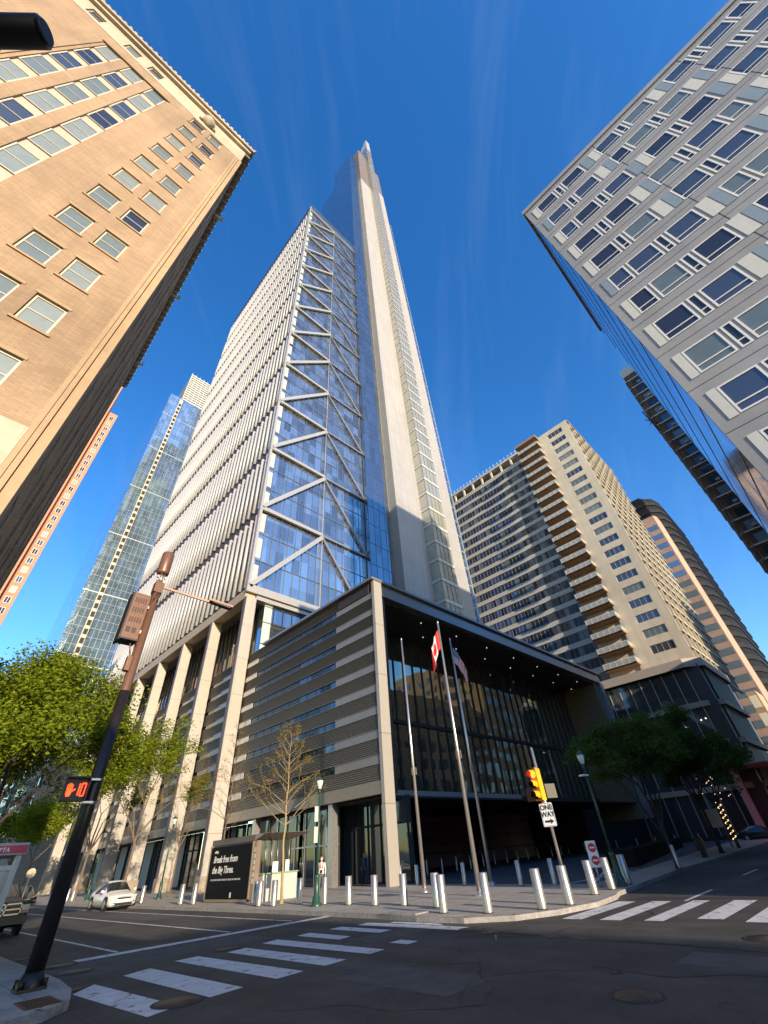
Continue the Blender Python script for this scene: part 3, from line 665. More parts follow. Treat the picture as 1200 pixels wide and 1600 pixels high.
# ------------------------------------------------------------------ brick building (near left)
def brick_building():
    X1, Y0, Y1, H_ = -1.5, 14.8, 53., 63.0
    t = thing('brick_building', (-12, 30, 0), 'tall tan brick corner building with paired sash windows and carved cornice, upper left', 'building')
    rr = random.Random(1); wins = []; holes = []; holes_g = []
    def g(): return rr.choice([blind, blind, blind2, blind2, glass_mid, glass_dark])
    for k in range(-2, 9):
        z0 = 22.9+4.03*k+.0; z1 = z0+2.12
        if k == -2 : z0 += 0
        for (a, c) in ((-4.62,-3.45),(-6.35,-5.15)):
            holes.append((a, c, round(z0,3), round(z1,3), 1)); wins.append((a+.02, c-.02, z0+.02, z1-.02, g()))
    for gx in (-8.4, -17.5, -26.5):
        for j in range(3):
            for k in range(-2, 9):
                z0 = round(20.3+4.03*k+.0, 3); z1 = z0+2.95
                a, c = gx-1.2-j*1.85, gx-j*1.85
                wins.append((a+.03, c-.03, z0+.02, z1-.02, g()))
        holes_g.append((round(gx-5.1,3), round(gx+.15,3), 12.0, 55.2, 1))
    att = []
    for a in (-9.9,-11.9,-14.9,-18.4,-20.4): att.append((a-1.1, a, 58.3, 60.2, 1)); wins.append((a-1.08,a-.02,58.32,60.18,g()))
    b = MB(); wall_holes(b, 'x', Y0, -1, -30, X1-.6, 14.0, 57.6, holes+holes_g, .22, 0, 0)
    b.build('front_wall', tan_brick, t)
    b = MB(); wall_holes(b, 'x', Y0-.03, -1, -30, X1-.6, 57.6, 61.2, att, .2, 0, 0); b.face([(-30,Y0-.03,57.6),(X1-.6,Y0-.03,57.6),(X1-.6,Y0,57.6),(-30,Y0,57.6)]); b.build('attic_band', limestone, t)
    b = MB(); b.box(-30, X1-.6, Y0-.04, Y0+.2, 5.2, 13.99); b.build('stone_base', limestone, t)
    # recessed bays: brick strips between the windows, cream spandrels
    rec = MB(); sp = MB()
    for gx in (-8.4, -17.5, -26.5):
        for j in range(3):
            a, c = gx-1.2-j*1.85, gx-j*1.85
            ku = [20.3+4.03*k for k in range(-2, 9)]
            for z0 in ku: sp.box(a, c, Y0+.19, Y0+.3, z0+2.95, min(z0+4.03, 55.15)) if z0+3.0 < 55.1 else None
            if j < 2: rec.box(a-.65, a, Y0+.06, Y0+.3, 12.0, 55.15)
        rec.box(gx, gx+.15, Y0+.06, Y0+.3, 12, 55.15); rec.box(gx-5.1, gx-4.9, Y0+.06, Y0+.3, 12, 55.15)
        rec.box(gx-5.2, gx+.25, Y0-.08, Y0-.001, 55.2, 55.55)
    rec.build('bay_pier', tan_brick, t); build_each(sp,'cream_spandrel', mat('cream_spandrel', (.42, .36, .27), .6, noise=.08), t)
    b = MB(); b.box(-30, X1-.02, Y0+.32, Y1, 5.2, 61.0); b.build('body', mat('window_void', (.02,.02,.02), .7), t)
    # window surrounds (brick sill and lintel) for the pair columns
    b = MB()
    for (a, c, z0, z1, _) in holes:
        b.box(a-.1, c+.1, Y0-.07, Y0+.1, z0-.14, z0-.005); b.box(a-.08, c+.08, Y0-.03, Y0-.002, z1+.005, z1+.2)
    build_each(b,'sill', tan_brick_trim, t)
    for ww in [wins]:
        pair = [q for q in ww if q[0] > -7 or q[2] > 58]; grp = [q for q in ww if not (q[0] > -7 or q[2] > 58)]
        add_windows(t, pair, 'x', (Y0+.16, -1), win_frame, mull=1, sash=.5, fr=.075, maxn=40)
        add_windows(t, grp, 'x', (Y0+.17, -1), win_frame, mull=1, sash=.5, fr=.075, maxn=55)
    # fluted corner
    b = MB()
    for i, (o, d_) in enumerate(((.0,.0),(.2,.07),(.4,.0),(.55,.05))):
        b.box(X1-.6+o*1., X1-.6+o+.17, Y0-.02-d_, Y0+.5, 5.2, 57.5)
    b.box(X1-.12, X1, Y0+.0, Y0+.7, 5.2, 61.0); b.build('corner_quoin', tan_brick_trim, t)
    b = MB(); b.box(X1-.6,X1-.02,Y0-.05,Y0+.4,57.5,61.2); b.build('attic_corner', limestone, t)
    # cornice with tooth row
    b = MB(); b.box(-30.2, X1+.35, Y0-.35, Y1+.3, 61.2, 61.8); b.box(-30.2, X1+.6, Y0-.6, Y1+.5, 61.8, 62.3)
    x = -30
    rr2 = random.Random(8)
    while x < X1+.5:
        b.box(x, x+.22, Y0-.62, Y0-.3, 62.3, 62.5+rr2.random()*.2); b.tube((x+.11,Y0-.45,62.5),(x+.11,Y0-.47,62.8+rr2.random()*.2),.11,.03,n=6); x += .46
    y = Y0
    while y < Y1:
        b.box(X1+.2, X1+.66, y, y+.3, 62.3, 62.5); b.box(X1+.0,X1+.5,y,y+.3,60.9,61.2); y += .9
    b.build('cornice', limestone, t)
    b = MB()
    for y in (22, 34, 47): b.tube((X1, y, 60.2),(X1+1.1,y,60.6),.28,.12,n=7); b.tube((X1+.9,y,60.6),(X1+1.1,y,61.5),.2,.1,n=6)
    b.build('gargoyle', limestone, t)
    b = MB(); b.lathe((-5.3,Y0-.18,58.2), [(.05,0),(.5,.25),(.62,.9),(.45,1.5),(.25,1.9),(.05,2.2)], 10); b.tube((-6,Y0-.1,58.4),(-5.4,Y0-.25,59.8),.16,.1,n=6); b.tube((-4.6,Y0-.1,58.4),(-5.2,Y0-.25,59.8),.16,.1,n=6); b.build('carved_shield', limestone, t)
    # street side face
    sh_, sw = [], []
    for k in range(-4, 9):
        z0 = round(22.9+4.03*k, 3)
        for y in (17.2, 20.4, 25.5, 28.5, 33, 36, 41, 44, 49):
            sh_.append((y, y+1.25, z0, z0+2.1, 1)); sw.append((y+.02, y+1.23, z0+.02, z0+2.08, glass_dark))
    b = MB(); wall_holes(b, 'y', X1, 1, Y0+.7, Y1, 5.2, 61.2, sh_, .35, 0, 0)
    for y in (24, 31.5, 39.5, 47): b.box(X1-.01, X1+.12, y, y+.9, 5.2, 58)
    b.build('side_wall', mat('lightened_shade_brick', (.44, .30, .18), .85, kind='brick', col2=(.25,.155,.08), p=(.42,.13,.014,(.2,.13,.08),.5), noise=.16, nscale=.5), t)  # main brick colour lightened to lift this shaded face
    gg = MB()
    for (a, c, z0, z1, m_) in sw: gg.box(X1-.36, X1-.3, a, c, z0, z1)
    gg.build('side_window', glass_dark, t, kind='stuff')
brick_building()
# ------------------------------------------------------------------ panelled apartment building (near right)
def se_building():
    X0, Y1, H_ = 18.0, -2.2, 43.0
    t = thing('apartment_building', (30, -15, 0), 'taupe panelled apartment block with cream and grey-blue panels and triple windows, upper right', 'building')
    b = MB(); b.box(X0+.2, 33, -40, Y1-.2, KH, H_-.4); b.build('body', mat('window_void', (.02,.02,.02), .7), t)
    rr = random.Random(11); fl = 2.86; panels_c = MB(); panels_b = MB(); holes = []; wn_l = []
    for r_ in range(15):
        z1 = 41.85-fl*r_; z0 = z1-1.75
        if z0 < .5: break
        y = Y1-.42
        first = True; j = 0
        while y > -37:
            off = rr.random()*.0
            def panel(w_, c_):
                (panels_c if c_ else panels_b).box(X0-.03, X0+.1, y-w_+.03, y-.03, z0-.02, z1+.04)
            if first:
                w_ = .42; panel(w_, r_ % 2 == 0 or rr.random() < .5); y -= w_; first = False
            seq = rr.choice([(1.5,.45,1.6,.95),(1.5,.45,1.6),(1.0,1.5,.45,1.5),(1.5,.45,1.55)])
            gl_ = rr.choice([blind2, glass_mid, glass_dark, glass_dark, glass_dark])
            for w_ in seq:
                holes.append((y-w_, y, z0, z1)); g_ = glass_dark if w_ < .6 else (rr.choice([gl_, gl_, blind2, glass_mid]))
                wn_l.append((y-w_+.01, y-.01, z0+.01, z1-.01, g_)); y -= w_+.11
            first_c = rr.random() < .5
            w_ = .62; panel(w_, first_c); y -= w_
            if rr.random() < .8: w_ = .5; panel(w_, not first_c); y -= w_
            j += 1
    hr = [(round(a,4),round(c,4),round(d_,4),round(e,4),1) for a,c,d_,e in holes]
    b = MB(); wall_holes(b, 'y', X0, -1, -40, Y1, KH, H_, hr, .12, 0, 1); b.build('panel_wall', [se_grey, white_frame], t)
    build_each(panels_c,'cream_panel', se_cream, t); build_each(panels_b,'blue_panel', se_blue, t)
    b = MB(); 
    for r_ in range(15):
        z1 = 41.85-fl*r_; b.box(X0-.006, X0+.01, -40, Y1, z1+.55, z1+.58)
    y = Y1-6.0
    while y > -38: b.box(X0-.007, X0+.01, y, y+.03, KH, H_); y -= 6.1
    b.build('panel_joint', dark_frame, t)
    add_windows(t, wn_l, 'y', (X0+.03, -1), white_frame, mull=1, sash=.27, fr=.085, maxn=98)
    b = MB(); b.box(X0-.08, 33.2, -40.1, Y1+.1, H_-.4, H_+.15); b.build('parapet', se_grey, t)
    # glazed side with projecting fins along the cross street
    b = MB(); b.box(X0+.3, 33, Y1-.2, Y1-.02, 4, H_-.41); sd = b.build('side_glass', glass_blue_side, t)
    b = MB(); x = X0+.3
    i = 0
    while x < -1:
        if i % 3 == 0: b.box(x, x+.9, Y1-.018, Y1+.03, 6, H_-1.0)
        x += 1.6; i += 1
    
    b = MB()
    for r_ in range(14): b.box(X0+.3, 33, Y1-.015, Y1-.002, H_-1.35-fl*r_, H_-1.25-fl*r_)
    b.build('floor_strip', se_grey, sd)
se_building()
# brown balconied block behind it
def brown_block():
    t = thing('brown_apartment_block', (70, -10, 0), 'dark brown brick tower with thin pale floor slabs, behind the panelled block', 'building')
    X0, Y1, Z1 = 50., -1.88, 53.1
    b = MB(); b.box(X0, 62, -25, Y1, KH, Z1-1.5); bo = b.build('wall', brownb, t)
    MB().box(X0-.1, 62, -25, Y1+.1, Z1-1.5, Z1).build('roof_edge', slabm, t)
    sb = MB(); wl = []; rr = random.Random(2)
    for k in range(20):
        zt = 60.2-1.84*k*1.0 if False else 60.2-2.9*k
        if zt < 3: break
    k = 0; zt = 50.5
    while zt > 4:
        sb.box(X0-.14, X0, -25, Y1+.12, zt, zt+.16); sb.box(X0-.14, 62, Y1, Y1+.3, zt, zt+.12)
        for y in (-3.3, -5.3, -7.4, -9.5): wl.append((y-.1, y+1.0, zt-1.4, zt-.3, rr.choice([glass_dark, blind2, glass_mid])))
        zt -= 1.56*1.0
        k += 1
    sb.build('floor_slab', slabm, t)
    add_windows(t, wl, 'y', (X0-.002, -1), dark_frame, mull=1, fr=.05, maxn=60)
    ac = MB()
    for i in range(14): ac.box(X0-.35, X0-.05, -3.2, -2.8, 49.2-3.12*i, 49.5-3.12*i)
    build_each(ac,'air_conditioner', mat('ac_grey', (.35,.35,.33), .6), t)
    MB().tube((52,-1.5,42),(50.5,-1.2,45),.08,n=6).tube((51,-1.8,42.5),(50.8,-.9,43.8),.06,n=6).tube((50.8,-1.8,43.5),(50.8,-1.0,42.6),.05,n=6).build('wall_bracket', black_m, t)
brown_block()
# ------------------------------------------------------------------ balconied apartment tower
def balcony_tower():
    t = thing('balcony_tower', (100, 30, 0), 'cream apartment tower with a column of tan balconies and grid of windows, right of centre', 'apartment tower')
    X0 = 90.; rr = random.Random(4)
    top = 91.; base = 24.
    P = 3.05
    # end wall
    holes = []; wl = []
    for k in range(22):
        z1 = 89.6-P*k; z0 = z1-1.62
        if z0 < base+1: break
        holes.append((15.2, 19.4, round(z0,3), round(z1,3), 1)); wl.append((15.22, 19.38, z0+.02, z1-.02, rr.choice([blind2, glass_mid, glass_mid, blind])))
    b = MB(); wall_holes(b, 'y', X0, -1, 13.4, 22.4, base, top, holes, .25)
    b.box(X0+.3, 122, 14.0, 28.3, base, top-.3); b.face([(X0,13.4,base),(X0+.3,13.4,base),(X0+.3,13.4,top),(X0,13.4,top)])
    b.face([(X0,22.4,base),(X0+.6,22.4,base),(X0+.6,22.4,top),(X0,22.4,top)]); b.face([(X0,13.4,top),(X0+.4,13.4,top),(X0+.4,22.4,top),(X0,22.4,top)])
    b.build('end_wall', cream_wall, t)
    add_windows(t, wl, 'y', (X0+.18, -1), win_frame, mull=4, sash=None, fr=.09)
    # long side seen at a glancing angle
    b = MB(); b.box(X0+.31, 122, 13.62, 13.99, base, top-.5); ls = b.build('long_side', glass('long_side_glass', (.3,.3,.3), .8, .08, .2, .3, pane=(2.2,3.05), var=.4), t)
    b = MB()
    for k in range(23): b.box(X0+.01, 122, 13.0, 13.61, top-.6-P*k, top-.35-P*k)
    b.build('floor_slab', cream_wall, ls)
    b = MB(); x = X0+1.5
    while x < 122: b.box(x, x+.3, 13.1, 13.6, base, top-.4); x += 3.4
    b.build('pilaster', cream_wall, ls)
    # balconies
    b = MB(); b.box(X0+.6, X0+1.2, 22.4, 28.3, base, top); b.build('balcony_recess', mat('balcony_wall', (.25,.20,.14), .8), t)
    bz = 90.2-P
    sl_ = MB().box(X0-2.3, X0+1.5, 21.9, 28.4, 90.0, 90.7); sl_.build('roof_slab', bal_under, t)
    g_ = MB(); 
    for k in range(21):
        zb = bz-P*k
        if zb < base+1: break
        m_ = MB(); m_.box(X0-2.2, X0+.6, 22.0, 28.2, zb-.22, zb); bo = m_.build('balcony', bal_under, t)
        r_ = MB(); r_.box(X0-2.2, X0-2.14, 22.0, 28.2, zb+.1, zb+.95); r_.box(X0-2.2, X0+.5, 22.0, 22.06, zb+.1, zb+.95); r_.box(X0-2.2, X0-2.13, 22.0, 28.2, zb-.22, zb+.03)
        ro = r_.build('rail_panel', railm, bo)
        q_ = MB(); q_.box(X0-2.22,X0-2.1,22,28.2,zb+.96,zb+1.05)
        for i in range(6): q_.box(X0-2.23,X0-2.2,22+i*1.2,22.07+i*1.2,zb,zb+1.0)
        q_.build('rail', white_p, bo)
        g_.box(X0+.52, X0+.59, 22.8, 27.6, zb+.1, zb+2.3)
    g_.build('balcony_door', glass_dark, t)
    # long gridded wing to the left
    X2 = X0+2
    b = MB(); b.box(X2+.3, X2+14, 28.4, 58, 5, 89.5); b.build('wing_body', mat('wing_dark', (.05,.05,.05), .7), t)
    bands = MB(); wl = []; 
    for k in range(28):
        zt = 88.2-P*k
        if zt < 6: break
        bands.box(X2-.05, X2+.31, 28.4, 58, zt-.02, zt+1.05)
        y = 28.6
        while y < 57:
            n_ = rr.choice([2, 3, 4]); 
            for i in range(n_):
                if y+1.05 > 57.6: break
                wl.append((y+.02, y+1.02, zt-1.98, zt-.04, rr.choice([glass_dark, glass_dark, blind2, glass_mid, glass_dark]))); y += 1.06
            y += .12 if rr.random() < .6 else .7
    bands.build('spandrel_band', mat('white_band', (.52,.49,.43), .7, noise=.08), t)
    add_windows(t, wl, 'y', (X2+.12, -1), mat('grey_window_frame', (.25,.24,.22), .6), mull=1, fr=.06, maxn=95)
    b = MB(); b.box(X2-.1, X2+14, 28.4, 58, 92.2, 92.8)
    for i in range(9): b.box(X2, X2+.5, 28.6+i*3.6, 29.1+i*3.6, 89.3, 92.19)
    b.box(X2-.1,X2+.4,28.4,58,89.1,89.45)
    b.build('roof_pergola', slabm, t)
    b = MB()
    for i in range(22): b.tube((X2+.1,28.8+i*1.32,92.8),(X2+.1,28.8+i*1.32,94.4),.05,n=5)
    b.box(X2+.08,X2+.12,28.4,58,93.6,93.66)
    b.build('roof_railing', white_p, t)
    # podium
    PX = 86.5
    b = MB(); b.box(PX+.6, 106, 13.2, 34, KH, 23.0); b.build('podium_core', mat('podium_dark', (.03,.03,.03), .5), t)
    for (z0, z1, x_) in ((22.6,24.0,PX-.6),(16.6,17.4,PX+.1),(11.2,11.9,PX+.1),(5.6,6.3,PX+.1)):
        MB().poly([(x_,14.9),(x_,33.5),(106,33.5),(106,12.4),(x_+2.0,12.4)][::-1], z0, z1).build('podium_band', mat('podium_band', (.42,.36,.28), .7, noise=.1), t)
    b = MB(); b.box(PX+.45, PX+.59, 15.2, 33, .5, 22.5); b.box(89,106,12.95,13.15,.5,22.5); gg = b.build('podium_glass', glass_black, t)
    b = MB()
    for i in range(10): b.box(PX+.36, PX+.45, 15.3+i*1.9, 15.42+i*1.9, .5, 22.5)
    for i in range(11): b.box(89.3+i*1.5, 89.4+i*1.5, 12.8, 12.94, .5, 22.5)
    b.build('mullion', mat('podium_mullion', (.45,.40,.33), .5), gg)
    lg = MB()
    for (y, zz) in ((16.5,14.8),(19.0,14.2),(21.5,13.9),(15.8,14.9),(24.5,14.3),(16.4,9.6),(18,9.9)): lg.lathe((PX+.3,y,zz), [(.10,0),(.10,.15)], 8)
    lg.build('lobby_lamp', lt, gg)
    MB().box(107.5,108.5,10,22,KH,7.85).build('shade_sheet', mat('shade_sheet_black', (.012,.012,.012), .9, spec=.1), t)  # black sheet added to stand for the shade under the canopy
    # porte cochere
    b = MB(); b.box(80, 112, 10.4, 16.2, 7.9, 9.2); b.box(84,85,14.9,15.8,KH,7.89);  b.build('entrance_canopy', mat('pale_canopy', (.50,.46,.40), .6), t)
balcony_tower()
def far_right():
    t = thing('salmon_building', (180, 15, 0), 'salmon stone office slab with grey window bands, lit by the sun behind the balcony tower', 'building')
    b = MB(); b.poly([(170,22),(170,14.2),(172,13.4),(177,13.4),(177,22)][::-1], 0, 98.5); b.build('wall', salmon, t)
    b = MB(); 
    for k in range(23): b.box(169.93, 169.99, 14.6, 20.2, 92.2-4.1*k, 94.3-4.1*k)
    b.build('window_band', glass('grey_band_glass', (.35,.36,.36), .8, .06, .2, .2), t)
    t = thing('dark_office_tower', (200, 25, 0), 'dark stepped granite office tower behind the salmon slab', 'office tower')
    pts = [(184,24),(184,15.6),(187,12.8),(193,11.4),(225,11.4),(225,24)][::-1]
    b = MB(); b.poly(pts, 0, 116); b.poly([(190,24),(190,17),(194,15),(215,15),(215,24)][::-1],116,121); b.build('wall', darkst, t)
    b = MB()
    for k in range(28):
        zz = 112-4*k; q_ = [(x_-.35 if x_ < 190 else x_, y_-.3 if y_ < 20 else y_) for x_, y_ in pts]; b.poly(q_, zz, zz+1.7)
    b.build('spandrel', mat('dark_spandrel', (.016, .016, .018), .7, spec=.2), t)
    t = thing('glint_window_strip', (151, 15, 0), 'narrow strip of windows coloured bright for the sun glint on a tan wall low on the right', 'building')
    b = MB(); b.box(150,160,13.6,15.8,0,28.5); b.build('wall', mat('tan_strip_wall', (.5,.33,.2), .7), t)
    for k in range(6): MB().box(149.9,149.99,14.0,15.7,3.5+4.2*k,6.4+4.2*k).build('window', mat('glint_coloured_window', (.95,.85,.6), .25, spec=1.0), t)  # sun glint put into the bright cream window colour
far_right()
# ------------------------------------------------------------------ far left buildings
def far_left():
    t = thing('pink_brick_tower', (-8, 150, 0), 'narrow pink brick tower with paired windows rising behind the tan brick building', 'building')
    b = MB(); b.box(-3.4,-.15,140,160,0,141.5); b.box(-16,-3.42,138,160,0,157); b.build('wall', pinkb, t)
    wl = []; rr = random.Random(6)
    for k in range(44):
        z1 = 139.5-3.12*k
        if z1 < 5: break
        wl.append((-2.3,-.95,z1-1.9,z1,rr.choice([glass_dark,glass_dark,glass_mid,blind])))
    add_windows(t, wl, 'x', (139.93,-1), white_frame, mull=2, fr=.1)
    t = thing('glass_tower', (30, 180, 0), 'blue-green reflective glass tower with a light balcony stripe, left of the striped skyscraper', 'glass tower')
    b = MB(); b.box(15.3,48,160,205,0,194); bo = b.build('glass_wall', glass_far, t)
    g_ = MB(); zz = 4
    k = 0
    while zz < 193:
        g_.box(15.2,48,159.9,159.99,zz,zz+(.45 if k % 8 == 0 else .10)); zz += 3.1; k += 1
    x = 16.9
    while x < 48: g_.box(x-.03,x+.03,159.92,159.985,2,193); x += 1.6
    g_.build('mullion', mat('far_mullion', (.36,.41,.40), .4, metal=.2), bo)
    b = MB(); b.box(20.1,21.7,159.7,159.89,2,193); st_ = b.build('balcony_stripe', mat('pale_stripe', (.50,.46,.36), .6), t)
    g_ = MB(); zz = 4.6
    while zz < 190: g_.box(20.35,21.5,159.6,159.69,zz,zz+1.9); zz += 3.1
    build_each(g_,'balcony_opening', dark_frame, st_)
    b = MB(); b.box(20.9,46,161,203,194.02,218); cr_ = b.build('crown', mat('crown_grey', (.22,.24,.25), .5), t)
    g_ = MB(); zz = 195
    while zz < 218: g_.box(20.7,46,160.6,160.98,zz,zz+.7); zz += 1.9
    for i in range(12): g_.box(20.9+i*2.2,21.1+i*2.2,160.4,160.6,194.1,219.5)
    g_.build('crown_louvre', mat('crown_louvre', (.55,.56,.53), .5), cr_)
    t = thing('church_spire', (23.5, 262, 0), 'slim white stone spire just above the left tree', 'spire')
    b = MB(); b.lathe((23.0,262,0), [(4.2,0),(4.2,62),(3.2,64),(3.0,74),(2.0,77),(.9,92),(.25,101)], 8); b.build('tower', limestone, t)
    t = thing('low_stone_building', (-3, 118, 0), 'distant low tan building at the end of the left street', 'building')
    b = MB(); b.box(-30,30,300,320,0,22); b.build('wall', limestone, t)
    b = MB()
    for i in range(20):
        for k in range(5): b.box(-28+i*3,-26.5+i*3,299.9,299.99,2+4*k,4.4+4*k)
    b.build('window', glass_dark, t, kind='stuff')
    # blocks along the left street beyond the skyscraper
    t = thing('stone_street_block', (30, 150, 0), 'shaded stone block seen between the tree trunks down the left street', 'building')
    b = MB(); b.box(20,45,128,156,KH,26); b.build('wall', mat('stone_shade', (.30,.24,.17), .8, kind='panel', p=(2,1,.02,(.15,.12,.09),.5), noise=.2), t)
    b = MB()
    for i in range(12):
        for k in range(6): b.box(19.9,19.99,129+i*2.2,130.2+i*2.2,2+4*k,4.2+4*k)
    b.build('window', glass_dark, t, kind='stuff')
far_left()
# ------------------------------------------------------------------ unseen blocks added round the junction to cast shade and fill reflections
def off_block(name, x0,x1,y0,y1,h,m,label):
    t = thing(name, ((x0+x1)/2,(y0+y1)/2,0), label, 'building')
    b = MB(); b.box(x0,x1,y0,y1,KH,h); b.build('wall', m, t)
    g_ = MB(); z_ = 4
    while z_ < h-3:
        y = y0+1.5
        while y < y1-2: g_.box(x0-.05,x0-.01,y,y+1.6,z_,z_+1.9); g_.box(x1+.01,x1+.05,y,y+1.6,z_,z_+1.9); y += 3.2
        x = x0+1.5
        while x < x1-2: g_.box(x,x+1.6,y1+.01,y1+.05,z_,z_+1.9); x += 3.2
        z_ += 3.4
    g_.build('window', glass_mid, t, kind='stuff')
off_block('low_shade_block', -22,-1.5,-24,-4,9.5,tan_brick,'unseen low brick block added behind the photographer to shade the near road')  # added out of view to keep the foreground road in shade
off_block('brick_shade_block', -30,-5,-92,-50,18,tan_brick,'unseen brick block added further behind the photographer to shade the near road')
off_block('tall_shade_slab', 18.4,39,-62,-41,82,cream_wall,'unseen tall pale slab added behind the panelled apartment block to shade the skyscraper')  # added out of view, shaped for the shadow on the stone piers
off_block('stepped_shade_block', 39.5,57,-62,-41.5,68,brownb,'unseen brown block added beside the tall pale slab to step its shadow down')
off_block('tan_reflection_block', 103,134,-40,-6,46,tan_brick,'tan brick block added down the cross street to fill the canopy glass reflection, hidden behind the brown tower')  # added to cover the sky gap reflected in the canopy glass
off_block('podium_shade_block', 64,101,-30,-3.2,28,tan_brick,'mid height brick block added across the side street to shade the balcony tower podium, hidden behind the brown tower')  # added to throw shade over the balcony tower podium
# ------------------------------------------------------------------ bollards
def make_bollard(name, x, y, r, h, label, group):
    t = thing(name, (x, y, KH), label, 'bollard', group)
    MB().lathe((x,y,KH), [(r,.0),(r,h-.012),(r-.012,h),(.001,h)], 20).build('post', steel, t)
    MB().lathe((x,y,KH), [(r+.015,.001),(r+.015,.02),(r,.024)], 20).build('base_ring', dark_frame, t)
    return t
def row(src, pts, labels):
    for i, ((x, y), lb) in enumerate(zip(pts, labels)):
        o = src if i == 0 else copy_tree(src)
        o.location = (x, y, KH); o['label'] = lb
front = [(15.32,60.92),(15.37,59.33),(14.82,40.3),(14.68,33.54),(14.78,32.0),(14.82,25.09),(14.63,24.43),(14.72,23.26),(15.6,22.45),(15.6,20.45),(15.51,18.63),(15.43,16.89),(15.5,15.3),(15.17,13.34),(13.95,12.03),(14.15,10.43),(15.12,9.15),(16.18,8.8),(18.93,9.25),(20.59,9.33),(22.49,9.45)]
lab = ['far steel bollard by the street trees, left of its close pair','far steel bollard by the street trees, right of its close pair','steel bollard just right of the white sedan','left of the two steel bollards standing before the black kiosk poster','right of the two steel bollards left of the black kiosk poster',
 'steel bollard hard against the left side of the white kiosk counter','steel bollard in front of the kiosk counter, left one','steel bollard in front of the kiosk counter, right one','steel bollard between the slender budding tree and the green lamp post','steel bollard directly right of the green lamp post and the walking person',
 'second steel bollard right of the green lamp post, before the entrance doors','third steel bollard right of the green lamp post, left of the corner column','steel bollard just right of the entrance corner column','rear one of two nearly overlapping bollards behind the storm drain','front one of two nearly overlapping bollards beside the storm drain corner',
 'large steel bollard at the foot of the middle flagpole, on the plaza corner','wide steel bollard on the plaza corner between the flagpoles and the one way sign','steel bollard carrying the pole of the one way sign','steel bollard first to the right of the one way sign post','steel bollard in front of the small red and white sign','steel bollard right of the dark green lamp post, last of the corner row']
bo = make_bollard('bollard', 15.32, 60.92, .145, .93, lab[0], 'steel bollards along the plaza kerb')
row(bo, front, lab)
mid = [(24.7,24.54),(24.43,22.86),(23.76,18.75),(22.8,14.64),(22.81,12.88)]
lm = ['bollard just behind the foot of the left flagpole','bollard between the left and middle flagpoles, set back','set-back bollard alone between the middle flagpole and the right flagpole','set-back bollard left of the traffic signal pole','set-back bollard behind the one way sign pole']
bo = make_bollard('bollard', 24.7, 24.54, .11, .93, lm[0], 'second row of bollards on the plaza'); row(bo, mid, lm)
sm = [(29.47,28.25),(30.83,30.56),(31.9,28.75),(34.68,29.53),(37.88,30.55),(39.92,30.54),(43.31,31.56),(46.01,32.07),(48.44,32.21),(51.74,32.96),(54.4,33.29),(56.58,33.21),(60.5,33.6),(63.9,34.1),(67.2,34.78),(67.89,32.75),(73.3,30.69),(74.57,28.36),(77.08,26.76),(82.13,25.78),(84.88,23.41),(30.36,9.89),(90,20.5)]
nth = ['first','second','third','fourth','fifth','sixth','seventh','eighth','ninth','tenth','eleventh','twelfth','thirteenth','fourteenth','fifteenth','sixteenth','seventeenth','eighteenth','nineteenth','twentieth','twenty-first']
lsm = ['thin bollard of the shaded curved row under the canopy, %s from the left' % nth[i] for i in range(21)]+['leaning looking bollard beside the trunk of the right street tree','far thin bollard beyond the dark planter, near the pale canopy']
bo = make_bollard('bollard', 29.47, 28.25, .085, .98, lsm[0], 'thin bollards in the shade of the canopy'); row(bo, sm, lsm)
# ------------------------------------------------------------------ brown pole with cabinets, near left
px, py = 3.2, 13.4
t = thing('street_light_pole', (px, py, KH), 'tall tapering brown pole with equipment cabinet, antenna drum and lamp arm on the near corner', 'street light')
MB().tube((px,py,KH+.05),(px,py,9.0),.16,.105,n=20).build('pole', rustpole, t)
b = MB(); b.box(px-.24,px+.24,py-.24,py+.24,KH+.001,KH+.05)
for sx in (-1,1):
    for sy in (-1,1): b.tube((px+sx*.2,py+sy*.2,KH+.05),(px+sx*.2,py+sy*.2,KH+.16),.035,n=8)
b.lathe((px,py,KH+.05),[(.24,0),(.24,.06),(.2,.12),(.17,.2)],16)
b.build('base_plate', blackpole, t)
MB().tube((px,py,KH+.2),(px,py,5.6),.163,.133,n=20).build('black_sleeve', blackpole, t)
c_ = MB().lathe((px,py,9.32), [(.05,-.02),(.17,0),(.19,.05),(.19,.78),(.17,.82),(.001,.83)], 24).build('antenna_drum', rustpole, t)
b = MB(); b.tube((px,py,9.0),(px,py,9.35),.06,n=10)
for a in range(5): b.tube((px+.13*math.cos(a*1.25),py+.13*math.sin(a*1.25),8.95),(px+.1*math.cos(a*1.25+.5),py+.1*math.sin(a*1.25+.5),9.36),.013,n=6)
b.box(px-.14,px+.14,py-.03,py+.03,9.18,9.26); b.build('bracket', steel, t)
MB().box(px-.13,px+.13,py-.12,py+.14,8.62,8.98).build('junction_box', rustpole, t)
b = MB(); 
for a in range(6): b.tube((px+.12*math.cos(a*1.05),py+.12*math.sin(a*1.05),8.3),(px+.14*math.cos(a*1.05+.6),py+.14*math.sin(a*1.05+.6),8.6),.014,n=6)
b.build('cable', black_m, t)
